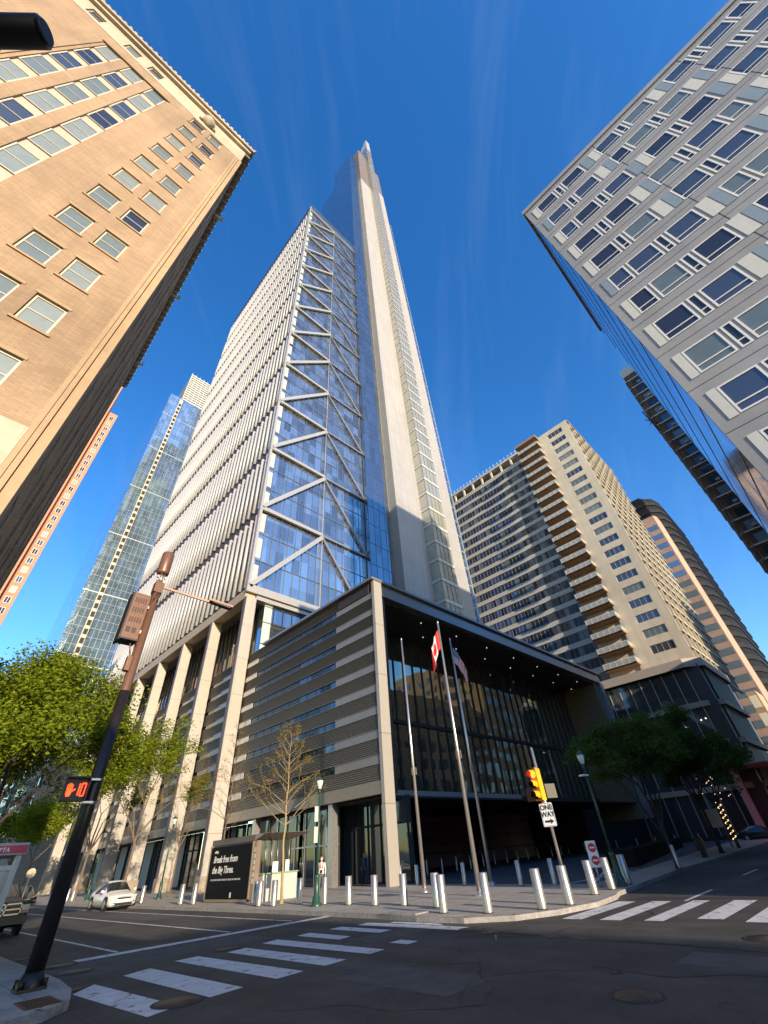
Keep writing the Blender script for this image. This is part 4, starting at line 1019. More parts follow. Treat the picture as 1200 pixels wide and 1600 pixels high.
# cabinet on the street side
b = MB(); b.box(px-.62,px-.17,py-.24,py+.18,6.95,8.36); cab = b.build('cabinet', rustpole, t)
b = MB(); b.box(px-.64,px-.15,py-.26,py+.2,6.90,6.945); b.box(px-.66,px-.6,py-.2,py+.26,6.88,8.4); b.build('cabinet_back', black_m, cab)
b = MB()
for r_ in range(4):
    z0 = 7.12+r_*.31
    for s_ in range(5 if r_ != 0 else 2): b.box(px-.56+s_*(.07 if r_ else .16),px-.52+s_*(.07 if r_ else .16)+(.08 if r_ == 0 else 0),py-.246,py-.239,z0,z0+.16)
b.build('vent_slot', mat('vent_dark', (.06,.03,.02), .6), cab)
b = MB(); b.box(px-.2,px-.1,py-.1,py+.1,7.2,7.3); b.box(px-.2,px-.1,py-.1,py+.1,8.0,8.1); b.build('clamp', steel, cab)
b = MB(); b.box(px-.24,px-.12,py-.16,py+.02,6.1,6.5); b.tube((px-.18,py-.1,6.5),(px-.3,py-.1,6.9),.02,n=6); b.tube((px-.14,py-.1,6.45),(px-.16,py-.1,6.95),.015,n=6); b.build('small_box', rustpole, t)
ar = MB().beam((px+.1,py-.05,8.86),(5.35,py-.62,8.52),.05,.07).build('lamp_arm', rustpole, t)
b = MB(); b.beam((4.75,py-.48,8.64),(5.5,py-.66,8.52),.26,.07); b.build('lamp_head', rustpole, ar)
b = MB(); b.beam((4.85,py-.505,8.585),(5.42,py-.645,8.475),.2,.03); b.build('lens', black_m, ar)
# pedestrian signal on it
t = thing('pedestrian_signal', (px-.33, py-.2, 3.3), 'black pedestrian signal showing an orange raised hand and the number 10', 'pedestrian signal')
F = Vector((-px, -py, 0)).normalized(); sx_ = Vector((-F.y, F.x, 0))     # faces the crossing
fx = Vector((1,-.12,0)).normalized(); fy = Vector((0,0,1)); fn = fx.cross(fy)
C0 = Vector((px-.42, py-.17, 3.30))
def obox(mb, c, ex, ey, ez, hx, hy, hz, mi=0):
    n = len(mb.v)
    for a in (-1,1):
        for q in (-1,1):
            for e in (-1,1): mb.v.append(tuple(c+ex*a*hx+ey*q*hy+ez*e*hz))
    for f_ in ((0,1,3,2),(4,6,7,5),(0,4,5,1),(2,3,7,6),(0,2,6,4),(1,5,7,3)): mb.f.append(tuple(n+i for i in f_)); mb.m.append(mi); mb.sm.append(False)
    return mb
obox(MB(), C0, fx, fy, fn, .235, .22, .09).build('housing', black_m, t)
b = MB(); obox(b, C0+fy*.23+fn*.1, fx, fy, fn, .25, .014, .12); obox(b, C0-fx*.24+fn*.1, fx, fy, fn, .012, .22, .12); obox(b, C0+fx*.24+fn*.1, fx, fy, fn, .012, .22, .12); b.build('visor', black_m, t)
b = MB(); obox(b, C0+fx*.33+fy*.21, fx, fy, fn, .12, .02, .03); obox(b, C0+fx*.33-fy*.24, fx, fy, fn, .12, .02, .03)
for zz in (3.53,3.5,3.07,3.03): b.lathe((px,py,zz), [(.158,0),(.158,.018)], 16)
b.build('bracket', steel, t)
led = mat('orange_led', (.5,.03,.01), emit=(1,.045,.008), estr=2.6)
b = MB()
hc = C0-fx*.10+fn*.095
hc = hc-fx*.015
obox(b, hc-fy*.05, fx, fy, fn, .05, .055, .004)
for i, (dx, l) in enumerate(((-.045,.075),(-.015,.095),(.015,.09),(.045,.07))): obox(b, hc+fx*dx+fy*(.01+l/2), fx, fy, fn, .0105, l/2+.01, .004)
th = (fx*.8+fy*.6).normalized(); obox(b, hc+fx*.075-fy*.025, th, th.cross(fn), fn, .05, .013, .004)
obox(b, hc-fy*.12, fx, fy, fn, .035, .02, .004)
b.build('hand_symbol', led, t)
b = MB(); nc = C0+fx*.135+fn*.095
for x0 in (-.065,): 
    obox(b, nc+fx*x0+fy*.055, fx, fy, fn, .011, .055, .004); obox(b, nc+fx*x0-fy*.065, fx, fy, fn, .011, .055, .004)
for sx in (-.02,.055):
    obox(b, nc+fx*sx+fy*.055, fx, fy, fn, .011, .055, .004); obox(b, nc+fx*sx-fy*.065, fx, fy, fn, .011, .055, .004)
for sy in (.115,-.125): obox(b, nc+fx*.0175+fy*sy, fx, fy, fn, .04, .011, .004)
b.build('countdown_digits', led, t)
# overhead signal visor, top left corner
t = thing('overhead_signal_tube', (-1.2, 1.23, 5.5), 'black round capped tube end of an overhead signal poking in at the top left corner', 'signal')

P0 = Vector((-1.22,1.25,5.5)); dv = Vector((-1,.93,0)).normalized()
MB().tube(P0, P0+dv*2.6, .072, n=28).tube(P0, P0-dv*.022, .072, .055, n=28).build('tube', black_m, t)
MB().tube(P0+dv*.3, P0+dv*.33, .08, n=28).build('collar', dark_frame, t)
MB().tube(P0+dv*2.2-Vector((0,0,5.5-KH)), P0+dv*2.2+Vector((0,0,.3)), .1, .07, n=20).build('post', black_m, t)
# ------------------------------------------------------------------ green lamp posts
def lamp(x, y, h, label, arm=None):
    t = thing('lamp_post', (x,y,KH), label, 'lamp post', 'dark green lamp posts')
    s_ = h/4.9
    MB().lathe((x,y,KH), [(.24,0),(.24,.08),(.19,.12),(.17,.3),(.12,.36),(.105,.95),(.125,1.0),(.07,1.06)], 16).build('base', green_m, t)
    MB().tube((x,y,KH+1.06),(x,y,h-.62),.058,.04,n=12).build('pole', green_m, t)
    MB().lathe((x,y,h-.66), [(.045,0),(.09,.05),(.06,.1),(.10,.16),(.11,.18)], 12).build('collar', green_m, t)
    g_ = MB().lathe((x,y,h-.48), [(.09,0),(.17,.28),(.175,.36)], 8).build('lantern_glass', mat('lantern_glass', (.75,.75,.68), .2, spec=.8), t)
    MB().lathe((x,y,h-.12), [(.20,0),(.19,.04),(.10,.12),(.03,.17),(.03,.22),(.001,.25)], 8).build('lantern_cap', green_m, g_)
    b = MB()
    for i in range(8): a = i*math.pi/4; b.tube((x+.09*math.cos(a),y+.09*math.sin(a),h-.48),(x+.178*math.cos(a),y+.178*math.sin(a),h-.12),.008,n=4)
    b.build('lantern_rib', green_m, g_)
    return t
l1 = lamp(14.96,20.2,4.9,'green lamp post with banner plates in front of the entrance doors, beside the walking person')
b = MB(); b.box(14.7,14.9,20.17,20.2,2.3,2.9); b.box(14.7,14.9,20.17,20.2,3.1,3.7); b.build('sign_plate', mat('plate', (.6,.58,.5), .5), l1)
l2 = lamp(21.76,9.44,4.75,'dark green lamp post in the shade on the right plaza corner')
MB().poly([(21.2,9.35),(21.55,9.25),(21.65,9.5),(21.3,9.6)],3.78,3.84).build('small_floodlight', white_p, l2)
MB().tube((21.76,9.44,3.8),(21.5,9.42,3.8),.03,n=6).build('bracket', green_m, l2)
lamp(17.2,43.4,5.2,'green lamp post among the saplings left of the black kiosk')
lamp(16.0,57.0,5.2,'far green lamp post down the left street behind the white sedan')
# ------------------------------------------------------------------ flagpoles and flags
fpm = mat('flagpole_metal', (.62,.58,.52), .3, metal=.8)
for (x, y, h, lb) in ((20.37,18.63,13.1,'left flagpole, bare, of the three before the entrance'),(18.75,14.1,12.2,'middle flagpole, nearest of the three, carrying the red and white maple flag'),(23.45,16.8,13.2,'right flagpole, standing in shade, carrying the stars and stripes')):
    t = thing('flagpole', (x,y,KH), lb, 'flagpole', 'three flagpoles on the plaza')
    MB().tube((x,y,KH),(x,y,h-.15),.10,.045,n=16).build('pole', fpm, t)
    MB().lathe((x,y,h-.15),[(.045,0),(.05,.05),(.04,.12),(.001,.15)],10).build('finial', fpm, t)
    MB().lathe((x,y,KH),[(.2,0),(.2,.03),(.12,.1),(.1,.14)],16).build('base_collar', fpm, t)
    MB().box(x-.2,x-.12,y-.1,y,5.0,5.35).box(x+.12,x+.2,y-.05,y+.05,5.05,5.4).build('cleat', fpm, t)
flag_red = mat('flag_red', (.62,.03,.03), .8); flag_white = mat('flag_white', (.78,.76,.72), .8); flag_blue = mat('flag_blue', (.03,.04,.16), .8)
def flag(name, x, y, ztop, hoist, fly, fn_col, label, dirx, diry, drop):
    NU, NV = 60, 39
    b = MB(); dd = Vector((dirx, diry, 0)).normalized(); nn = Vector((-dd.y, dd.x, 0))
    def P(i, j):
        u = i/NU; v = j/NV
        hor = fly*.30*u**.75*(1-.12*v)
        p = Vector((x, y, ztop)) + dd*(.06+hor) + nn*(.11*math.sin(u*15+v*2.5)*u**.4)
        p.z = ztop - v*hoist*(1-.10*u) - drop*u**1.15
        return p
    n = 0
    for i in range(NU+1):
        for j in range(NV+1): b.v.append(tuple(P(i, j)))
    for i in range(NU):
        for j in range(NV):
            a = i*(NV+1)+j; b.f.append((a, a+NV+1, a+NV+2, a+1)); b.m.append(fn_col((i+.5)/NU, (j+.5)/NV)); b.sm.append(True)
    o = b.build(name, [flag_red, flag_white, flag_blue]); tag(o, label, 'flag'); 
    o.modifiers.new('thick', 'SOLIDIFY').thickness = .006
    return o
leafpts = [(0,.42),(.07,.28),(.16,.33),(.13,.14),(.24,.22),(.27,.14),(.38,.13),(.33,0),(.38,-.05),(.18,-.2),(.2,-.27),(.02,-.24),(.02,-.4),(-.02,-.4)]
leafp = leafpts+[(-a,c) for a,c in reversed(leafpts[1:-2])]
def inpoly(px_, py_, P_):
    r_ = False
    for i in range(len(P_)):
        (x1,y1),(x2,y2) = P_[i], P_[(i+1)%len(P_)]
        if (y1 > py_) != (y2 > py_) and px_ < (x2-x1)*(py_-y1)/(y2-y1)+x1: r_ = not r_
    return r_
def can(u, v):
    if u < .25 or u > .75: return 0
    return 0 if inpoly((u-.5)*2, .5-v, leafp) else 1
def usa(u, v):
    if u < .4 and v < 7/13:
        cu, cv = (u/.4*11) % 1, (v/(7/13)*9) % 1
        return 1 if (int(u/.4*11)+int(v/(7/13)*9)) % 2 == 0 and .25 < cu < .75 and .2 < cv < .8 else 2
    return 0 if int(v*13) % 2 == 0 else 1
flag('flag', 18.75, 14.1, 11.6, 1.1, 2.1, can, 'red and white maple leaf flag hanging limp from the middle flagpole', -1, .55, 1.45)
flag('flag', 23.45, 16.8, 12.5, 1.15, 2.4, usa, 'stars and stripes flag hanging limp from the right flagpole', .75, -.9, 1.6)
# ------------------------------------------------------------------ signal pole with one way sign
sx0, sy0 = 16.33, 8.84
t = thing('signal_pole', (sx0,sy0,KH), 'thin steel pole rising from a plaza bollard with the signal and one way sign', 'signal pole')
MB().tube((sx0,sy0,KH+.9),(sx0,sy0,4.35),.05,.045,n=12).build('pole', fpm, t)
MB().lathe((sx0,sy0,4.35),[(.05,0),(.03,.06),(.001,.1)],8).build('cap', fpm, t)
t = thing('traffic_signal', (sx0-.16,sy0-.1,2.75), 'yellow three lamp traffic signal with the red lamp lit, above the one way sign', 'traffic signal')
fd = Vector((-.9,.25,0)).normalized()   # faces the left street side
ex = fd.cross(Vector((0,0,1))).normalized(); ez = Vector((0,0,1))
cc = Vector((sx0-.17, sy0+.03, 3.25))
hb = MB(); obox(hb, cc, ex, ez, fd, .165, .47, .1); hb.build('housing', yellow_m, t)
redl = mat('red_lamp_lit', (1,.05,.02), emit=(1,.05,.02), estr=9); ambd = mat('amber_lamp_off', (.09,.03,.01), .2, spec=.8); grnd = mat('green_lamp_off', (.01,.03,.02), .2, spec=.8)
for k, m_ in enumerate((redl, ambd, grnd)):
    c = cc+ez*(.31-.31*k)+fd*.1
    MB().tube(c, c+fd*.015, .115, .10, n=20).build('lamp', m_, t)
    v_ = MB(); n_ = 18
    for i in range(n_):
        a0 = math.pi*2*i/n_; a1 = math.pi*2*(i+1)/n_
        if math.sin((a0+a1)/2) < -.75: continue
        l = .22 if math.sin((a0+a1)/2) > -.3 else .12
        p0 = c+ex*math.cos(a0)*.13+ez*math.sin(a0)*.13; p1 = c+ex*math.cos(a1)*.13+ez*math.sin(a1)*.13
        q0, q1 = p0+fd*l, p1+fd*l; i0 = c+ex*math.cos(a0)*.122+ez*math.sin(a0)*.122; i1 = c+ex*math.cos(a1)*.122+ez*math.sin(a1)*.122
        v_.face([p0,p1,q1,q0],0,True); v_.face([i0,i1,i1+fd*l,i0+fd*l],1,True)
    v_.build('visor', [yellow_m, mat('visor_inside', (.02,.015,.01), .6)], t)
b = MB(); b.beam(cc+ez*.5,(sx0,sy0,3.78),.05,.05); b.beam(cc-ez*.5,(sx0,sy0,2.75),.05,.05); b.build('bracket', mat('signal_bracket', (.35,.12,.05), .5), t)
t = thing('pedestrian_signal', (sx0+.3,sy0-.1,3.0), 'yellow-backed pedestrian signal seen from behind on the one way sign pole', 'pedestrian signal')
hb = MB(); c2 = Vector((sx0+.27, sy0-.14, 3.05)); e1 = Vector((.85,-.5,0)).normalized(); obox(hb, c2, e1, ez, e1.cross(ez), .2, .21, .09); hb.build('housing', mat('aged_yellow', (.07, .06, .03), .5), t)
b = MB(); b.beam(c2+Vector((-.18,.1,.16)),(sx0,sy0,3.2),.04,.04); b.beam(c2+Vector((-.18,.1,-.16)),(sx0,sy0,2.86),.04,.04); b.build('bracket', mat('signal_bracket', (.35,.12,.05), .5), t)
t = thing('pedestrian_signal', (sx0-.3,sy0+.3,3.0), 'dark pedestrian signal half hidden behind the lower left of the yellow traffic signal', 'pedestrian signal')
hb = MB(); c2 = Vector((sx0-.22, sy0+.30, 2.98)); obox(hb, c2, ex, ez, fd, .19, .19, .09); hb.build('housing', mat('dark_red_brown', (.09,.02,.015), .5), t)
b = MB(); b.beam(c2,(sx0,sy0,2.95),.04,.04); b.build('bracket', black_m, t)
# sign board faces the camera
t = thing('one_way_sign', (sx0,sy0,2.4), 'white ONE WAY sign with black right arrow on the thin steel pole', 'sign')
sf = Vector((-sx0,-sy0,0)).normalized(); sf = Vector((-.97,-.25,0)).normalized(); sX = Vector((0,0,1)).cross(sf).normalized()
sc = Vector((sx0,sy0,2.38))+sf*.075
b = MB(); r_ = .04; W_, Hh = .225, .33
pts = []
for (cx_, cy_, a0) in ((W_-r_,Hh-r_,0),(-W_+r_,Hh-r_,90),(-W_+r_,-Hh+r_,180),(W_-r_,-Hh+r_,270)):
    for k in range(5): a = R(a0+22.5*k); pts.append((cx_+r_*math.cos(a), cy_+r_*math.sin(a)))
def plate(mb, pts, c, X, Y, N, th_, mi=0):
    f = [c+X*a+Y*q+N*th_/2 for a, q in pts]; g = [c+X*a+Y*q-N*th_/2 for a, q in pts]
    mb.face(f, mi); mb.face(g[::-1], mi)
    for i in range(len(pts)): j = (i+1)%len(pts); mb.face([f[i],g[i],g[j],f[j]], mi)
    return mb
plate(b, pts, sc, sX, ez, sf, .004); b.build('plate', white_p, t)
bd = MB(); 
for (a,q,w_,h_) in ((0,Hh-.02,W_-.04,.004),(0,-Hh+.02,W_-.04,.004),(W_-.02,0,.004,Hh-.04),(-W_+.02,0,.004,Hh-.04)): obox(bd, sc+sX*a+ez*q+sf*.004, sX, ez, sf, w_, h_, .001)
plate(bd, [(-.15,-.03),(.04,-.03),(.04,-.075),(.16,0),(.04,.075),(.04,.03),(-.15,.03)], sc-ez*.19+sf*.004, sX, ez, sf, .003)
bd.build('border_and_arrow', black_m, t)
text_mesh('lettering', 'ONE', .2, black_m, sc+ez*.13+sf*.004, sX, ez, t, bold=.006, align='CENTER')
text_mesh('lettering', 'WAY', .2, black_m, sc-ez*.06+sf*.004, sX, ez, t, bold=.006, align='CENTER')
# small red and white sign
t = thing('curb_sign', (20.9,9.8,KH), 'small white sign with two red discs beside the dark green lamp post', 'sign')
c = Vector((21.3,10.0,1.15)); MB().tube((21.3,10.05,KH),(21.3,10.05,1.0),.03,n=8).build('post', steel, t)
b = MB(); obox(b, c, sX, ez, sf, .2, .42, .02); b.build('plate', white_p, t)
b = MB(); 
for q in (.2,-.2): plate(b, [(.15*math.cos(R(a)),.15*math.sin(R(a))) for a in range(0,360,20)], c+sf*.024+ez*q+sX*.03, sX, ez, sf, .004)
b.build('red_disc', red_m, t)
b = MB()
for q in (.2,-.2): obox(b, c+sf*.028+ez*q+sX*.03, sX, ez, sf, .1, .025, .002)
b.build('white_bar', white_p, t)
# ------------------------------------------------------------------ kiosk
t = thing('newsstand_kiosk', (15.9,29,KH), 'steel newsstand kiosk with a big black poster, flared roof and white counter', 'kiosk')
kx0, kx1, ky0, ky1 = 15.75, 18.3, 26.6, 32.6
kst = mat('kiosk_bronze', (.33,.25,.19), .4, metal=.5, noise=.08)
MB().box(kx0+.05,kx1,ky0+.8,ky1,KH+.1,2.75).build('body', mat('kiosk_body', (.18,.15,.13), .5), t)
b = MB(); b.box(kx0-.02,kx1,ky0+.75,ky1+.05,2.76,3.05); b.build('roof_band', mat('kiosk_band', (.16,.12,.10), .5, metal=.2), t)
b = MB()
b.face([(kx0-.02,ky0+.74,2.76),(kx1,ky0+.74,2.76),(kx1+.6,ky0-.35,3.05),(kx0-.02,ky0-.35,3.05)]); b.face([(kx0-.02,ky0+.74,3.05),(kx1,ky0+.74,3.05),(kx1+.6,ky0-.35,3.06),(kx0-.02,ky0-.35,3.06)])
b.face([(kx0-.02,ky0-.35,3.05),(kx1+.6,ky0-.35,3.05),(kx1+.6,ky0-.35,3.06),(kx0-.02,ky0-.35,3.06)]); b.face([(kx0-.02,ky0+.74,2.76),(kx0-.02,ky0+.74,3.05),(kx0-.02,ky0-.35,3.06),(kx0-.02,ky0-.35,3.05)])
b.build('flared_canopy', kst, t)
b = MB(); b.box(kx0-.03,kx0+.25,ky0+.42,ky0+.74,KH,2.76); b.build('corner_post', kst, t)
b = MB()
for i in range(6): b.box(kx0-.05,kx0-.035,ky0+.47,ky0+.7,.9+i*.27,1.1+i*.27)
b.build('magazine_slot', mat('magazines', (.6,.55,.45), .6, noise=.3, nscale=8), t)
b = MB(); b.box(kx0-.06,kx0+.045,ky0+.86,ky1-.05,KH+.15,2.68); pp = b.build('poster', mat('poster_black', (.006,.006,.007), .7, spec=.15), t)
b = MB(); b.box(kx0-.09,kx0+.02,ky0+.76,ky0+.85,KH+.05,2.75); b.box(kx0-.09,kx0+.02,ky1-.04,ky1+.04,KH+.05,2.75); b.box(kx0-.09,kx0+.02,ky0+.76,ky1+.04,KH+.02,KH+.14); b.build('poster_frame', kst, pp)
wt = mat('poster_white', (.85,.85,.82), .5)
text_mesh('headline', 'Break free from', .46, wt, (kx0-.066,ky1-.55,1.92), (0,-1,0), (0,0,1), pp, shear=.22, bold=.008, sx=1.0)
text_mesh('headline', 'the Big Three.', .46, wt, (kx0-.066,ky1-.55,1.42), (0,-1,0), (0,0,1), pp, shear=.22, bold=.008, sx=1.0)
text_mesh('headline', 'xfinity', .2, wt, (kx0-.066,ky1-.55,2.38), (0,-1,0), (0,0,1), pp)
sb_ = MB(); yy = ky1-.5
for w_ in (.22,.14,.3,.55,.5,.12,.4,.2,.35,.3): sb_.box(kx0-.067,kx0-.062,yy-w_,yy,1.08,1.16); yy -= w_+.06
sb_.build('small_print', mat('poster_grey', (.4,.4,.4), .5), pp)
MB().box(kx0-.068,kx0-.062,ky0+2.75,ky0+2.9,.33,.55).build('small_logo', wt, pp)
b = MB(); b.box(kx0+.3,kx1,ky0+.05,ky0+.78,KH,1.22); b.build('counter', mat('kiosk_counter_white', (.48, .47, .42), .5), t)
MB().box(kx0+.26,kx1+.05,ky0+.0,ky0+.8,1.23,1.29).build('counter_top', mat('counter_green', (.25,.36,.22), .5), t)
b = MB(); b.box(kx0+.9,kx0+1.25,ky0+.1,ky0+.14,1.3,1.75); b.box(kx0+1.75,kx0+2.0,ky0+.1,ky0+.14,1.3,1.8); b.build('price_card', wt, t)
b = MB()
for i in range(6): b.tube((kx0+.35+i*.4,ky0+.72,1.3),(kx0+.35+i*.4,ky0+.72,2.78),.022,n=6)
b.build('rod', steel, t)
MB().box(kx0+.26,kx1,ky0+.79,ky0+.83,1.3,2.74).build('window', glass_black, t)
# ------------------------------------------------------------------ shelter panel at far left
t = thing('transit_shelter_panel', (2.9,16.6,KH), 'grey framed transit shelter end panel with a red SEPTA strip, cut by the left edge', 'shelter')

b = MB()
for (a,c_,e,f_) in ((2.68,2.80,KH,2.5),(.6,.72,KH,2.5)): b.box(a,c_,16.5,16.62,e,f_)
b.box(.72,2.68,16.5,16.62,1.98,2.08); b.box(.72,2.68,16.5,16.62,.35,.45); b.build('frame', mat('shelter_grey', (.30,.36,.40), .4, metal=.4), t)
MB().box(.6,2.86,16.40,18.6,2.28,2.52).build('roof_edge', mat('shelter_roof', (.42,.42,.46), .4), t)
MB().box(.75,2.84,16.385,16.399,2.31,2.47).build('red_strip', mat('septa_red', (.55,.04,.07), .4), t)
text_mesh('lettering', 'SEPTA', .13, wt, (2.12,16.38,2.34), (1,0,0), (0,0,1), t, bold=.002)
b = MB(); b.lathe((1.95,16.37,2.39),[(.001,0)],6) if False else None
text_mesh('logo', 'S', .19, wt, (1.86,16.38,2.33), (1,0,0), (0,0,1), t, bold=.01, shear=.2)
MB().box(.73,2.67,16.53,16.57,.46,1.97).build('ad_panel', mat('ad_panel', (.22,.27,.30), .2, spec=.8), t)
MB().box(1.0,2.5,16.515,16.529,.7,1.8).build('ad_poster', mat('ad_red', (.5,.07,.05), .4), t)
text_mesh('lettering', 'septa.org', .10, wt, (2.79,16.495,.9), (0,0,1), (-1,0,0), t)
# ------------------------------------------------------------------ cars: lofted bodies along -Y (nose towards the camera)
def make_car(name, x, y, L_, W_, H_, m_body, label, kind, nose=-1, lights=True):
    t = thing(name, (x,y,0), label, 'pickup truck' if kind == 'pickup' else 'car')
    if kind == 'sedan':
        st = [ # s(0 nose..1 tail), half width, z bottom, z belt, z top, half width at top
            (0.0,.62,.30,.52,.56,.5),(.015,.80,.22,.60,.66,.66),(.06,.9,.18,.66,.74,.74),(.16,.95,.17,.70,.83,.74),(.27,.97,.17,.74,.90,.72),(.29,.97,.17,.75,.93,.70),(.42,.98,.17,.80,1.36,.58),(.52,.98,.17,.81,1.44,.58),(.64,.98,.17,.82,1.43,.58),(.76,.97,.17,.84,1.28,.58),(.87,.95,.18,.86,1.03,.66),(.95,.90,.22,.86,1.0,.68),(.99,.80,.30,.80,.93,.6),(1.0,.7,.36,.70,.8,.5)]
        ws, ro = (5, 9), (6, 8)
    else:
        st = [(0.0,.80,.42,.80,.98,.66),(.01,.90,.34,.86,1.08,.74),(.05,.96,.32,.92,1.16,.78),(.2,.98,.32,.98,1.24,.78),(.27,.98,.32,1.0,1.27,.76),(.28,.98,.32,1.0,1.29,.74),(.37,.98,.32,1.04,1.72,.62),(.5,.98,.32,1.04,1.78,.62),(.62,.98,.32,1.04,1.77,.62),(.64,.98,.32,1.04,1.2,.9),(.8,.98,.34,1.04,1.2,.92),(.99,.97,.36,1.04,1.2,.9),(1.0,.94,.4,1.0,1.12,.86)]
        ws, ro = (5, 8), (6, 7)
    b = MB(); rings = []
    for (s_, hw, zb, zl, zt, ht_) in st:
        yy = y + (s_*L_)*(-nose); k = W_/2; hz = H_/(1.44 if kind == 'sedan' else 1.78)
        p = [(0,zb),(hw*.86,zb),(hw*.98,zb+.10),(hw*1.0,(zb+zl)/2),(hw*.97,zl),(ht_+(hw-ht_)*.45 if zt-zl < .3 else ht_+(hw-ht_)*.30, zl+(zt-zl)*.5 if zt-zl < .3 else zl+(zt-zl)*.55),(ht_,zt-.04),(ht_*.8,zt),(0,zt+.015)]
        full = [(a,c) for a,c in p]+[(-a,c) for a,c in reversed(p[1:-1])]
        n0 = len(b.v); b.v += [(x+a*k, yy, c*hz) for a, c in full]; rings.append(n0)
    n = len(full)
    for i in range(len(st)-1):
        for j in range(n):
            jj = (j+1) % n; mi = 0
            side = j in (4,5) or j in (n-6, n-5)
            top = j in (6,7,8,9) or j in (n-7,)
            if ws[0] <= i < ws[1]:
                if side and not (i == ws[0] and j in (4, n-5)): mi = 1
                if (i == ws[0] or i == ws[1]-1) and (5 <= j <= n-6): mi = 1
            b.f.append((rings[i]+j, rings[i]+jj, rings[i+1]+jj, rings[i+1]+j)); b.m.append(mi); b.sm.append(True)
    for r0 in (rings[0], rings[-1]): b.f.append(tuple(r0+j for j in range(n))); b.m.append(0); b.sm.append(False)
    bo_ = b.build('body', [m_body, car_glass], t)
    sgn = -nose; yn = y
    wr = .33 if kind == 'sedan' else .39
    for fx_ in (.175, .80):
        for sd in (-1, 1):
            cx_ = x+sd*(W_/2-.10); cy_ = yn+sgn*L_*fx_
            w_ = MB().tube((cx_-sd*.11,cy_,wr),(cx_+sd*.105,cy_,wr),wr,n=28).build('wheel', tyre, t)
            MB().tube((cx_+sd*.10,cy_,wr),(cx_+sd*.118,cy_,wr),wr*.66,wr*.6,n=18).build('rim', steel, w_)
            ab = MB(); ab.tube((cx_-sd*.1,cy_,wr),(cx_+sd*.099,cy_,wr),wr+.05,n=28); ab.build('wheel_arch', black_m, t)
    yf = yn-sgn*.0
    hl = mat('headlight_lens', (.6,.6,.58), .1, spec=1.0); gr = mat('grille_black', (.015,.015,.015), .4)
    if kind == 'sedan':
        for sd in (-1,1):
            q = MB(); q.beam((x+sd*.44,yn-.012+sgn*.04,.60),(x+sd*.76,yn+sgn*.16,.67),.09,.10); q.build('headlight', hl, t)
            q = MB(); q.beam((x+sd*.50,yn-sgn*.005,.30),(x+sd*.70,yn+sgn*.05,.31),.06,.06); q.build('fog_light', hl, t)
            q = MB(); q.beam((x+sd*.93,yn+sgn*L_*.31,.93),(x+sd*1.08,yn+sgn*L_*.315,.97),.1,.12); q.build('mirror', m_body, t)
        q = MB(); q.box(x-.4,x+.4,yn-.03,yn+.05,.53,.60); q.box(x-.55,x+.55,yn-.03,yn+.06,.24,.36); q.build('grille', gr, t)
        MB().box(x-.24,x+.24,yn-.045,yn-.03,.40,.50).build('number_plate', white_p, t)
    else:
        for sd in (-1,1):
            q = MB(); q.box(x+sd*.62,x+sd*.88,yn-.03,yn+.1,.82,1.0); q.build('headlight', hl, t)
            q = MB(); q.box(x+sd*.62,x+sd*.9,yn-.02,yn+.1,.74,.80); q.build('turn_signal', mat('amber_lens', (.6,.2,.02), .3), t)
            q = MB(); q.tube((x+sd*.62,yn-.07,.52),(x+sd*.62,yn+.05,.52),.07,n=12); q.build('fog_light', hl, t)
            q = MB(); q.beam((x+sd*.97,yn+L_*.3,1.25),(x+sd*1.18,yn+L_*.3,1.25),.08,.2); q.build('mirror', gr, t)
        q = MB(); q.box(x-.58,x+.58,yn-.04,yn+.05,.72,1.06); go_ = q.build('grille', gr, t)
        q = MB()
        for (a,c_,e,f_) in ((-.6,.6,.70,.75),(-.6,.6,1.03,1.08),(-.6,.6,.86,.91),(-.6,-.55,.7,1.08),(.55,.6,.7,1.08),(-.03,.03,.7,1.08)): q.box(x+a,x+c_,yn-.06,yn-.041,e,f_)
        q.build('chrome_bar', mat('chrome', (.35,.35,.35), .25, metal=1.0), go_)
        q = MB(); q.box(x-.9,x+.9,yn-.1,yn+.12,.40,.66); q.build('bumper', mat('bumper_black', (.02,.02,.022), .45), t)
    return t
make_car('parked_car', 13.0, 38.4, 4.5, 1.84, 1.45, mat('white_car_paint', (.72,.70,.66), .25, spec=.7), 'white sedan facing the camera at the kerb of the left street', 'sedan')
make_car('parked_car', 13.0, 66, 4.7, 1.84, 1.5, mat('dark_car_paint', (.03,.03,.035), .2, spec=.8), 'dark car further down the left street behind the brown pole', 'sedan')
make_car('pickup_truck', 4.95, 28.6, 5.4, 1.95, 1.75, mat('dark_green_car_paint', (.006, .007, .006), .4, spec=.3), 'dark pickup with chrome barred grille at the left edge of the picture', 'pickup')
# car with lit tail lamp at right edge
t = make_car('parked_car', 78.5, 12.5, 4.6, 1.84, 1.5, mat('black_car_paint', (.02,.02,.022), .2, spec=.8), 'black car with a glowing red tail lamp at the right edge', 'sedan')
tl = mat('tail_lamp_lit', (1,.04,.03), emit=(1,.04,.03), estr=14)
MB().box(77.55,77.75,12.6,12.68,.75,1.0).box(77.55,77.6,12.45,13.0,1.15,1.9).build('tail_lamp', tl, t)
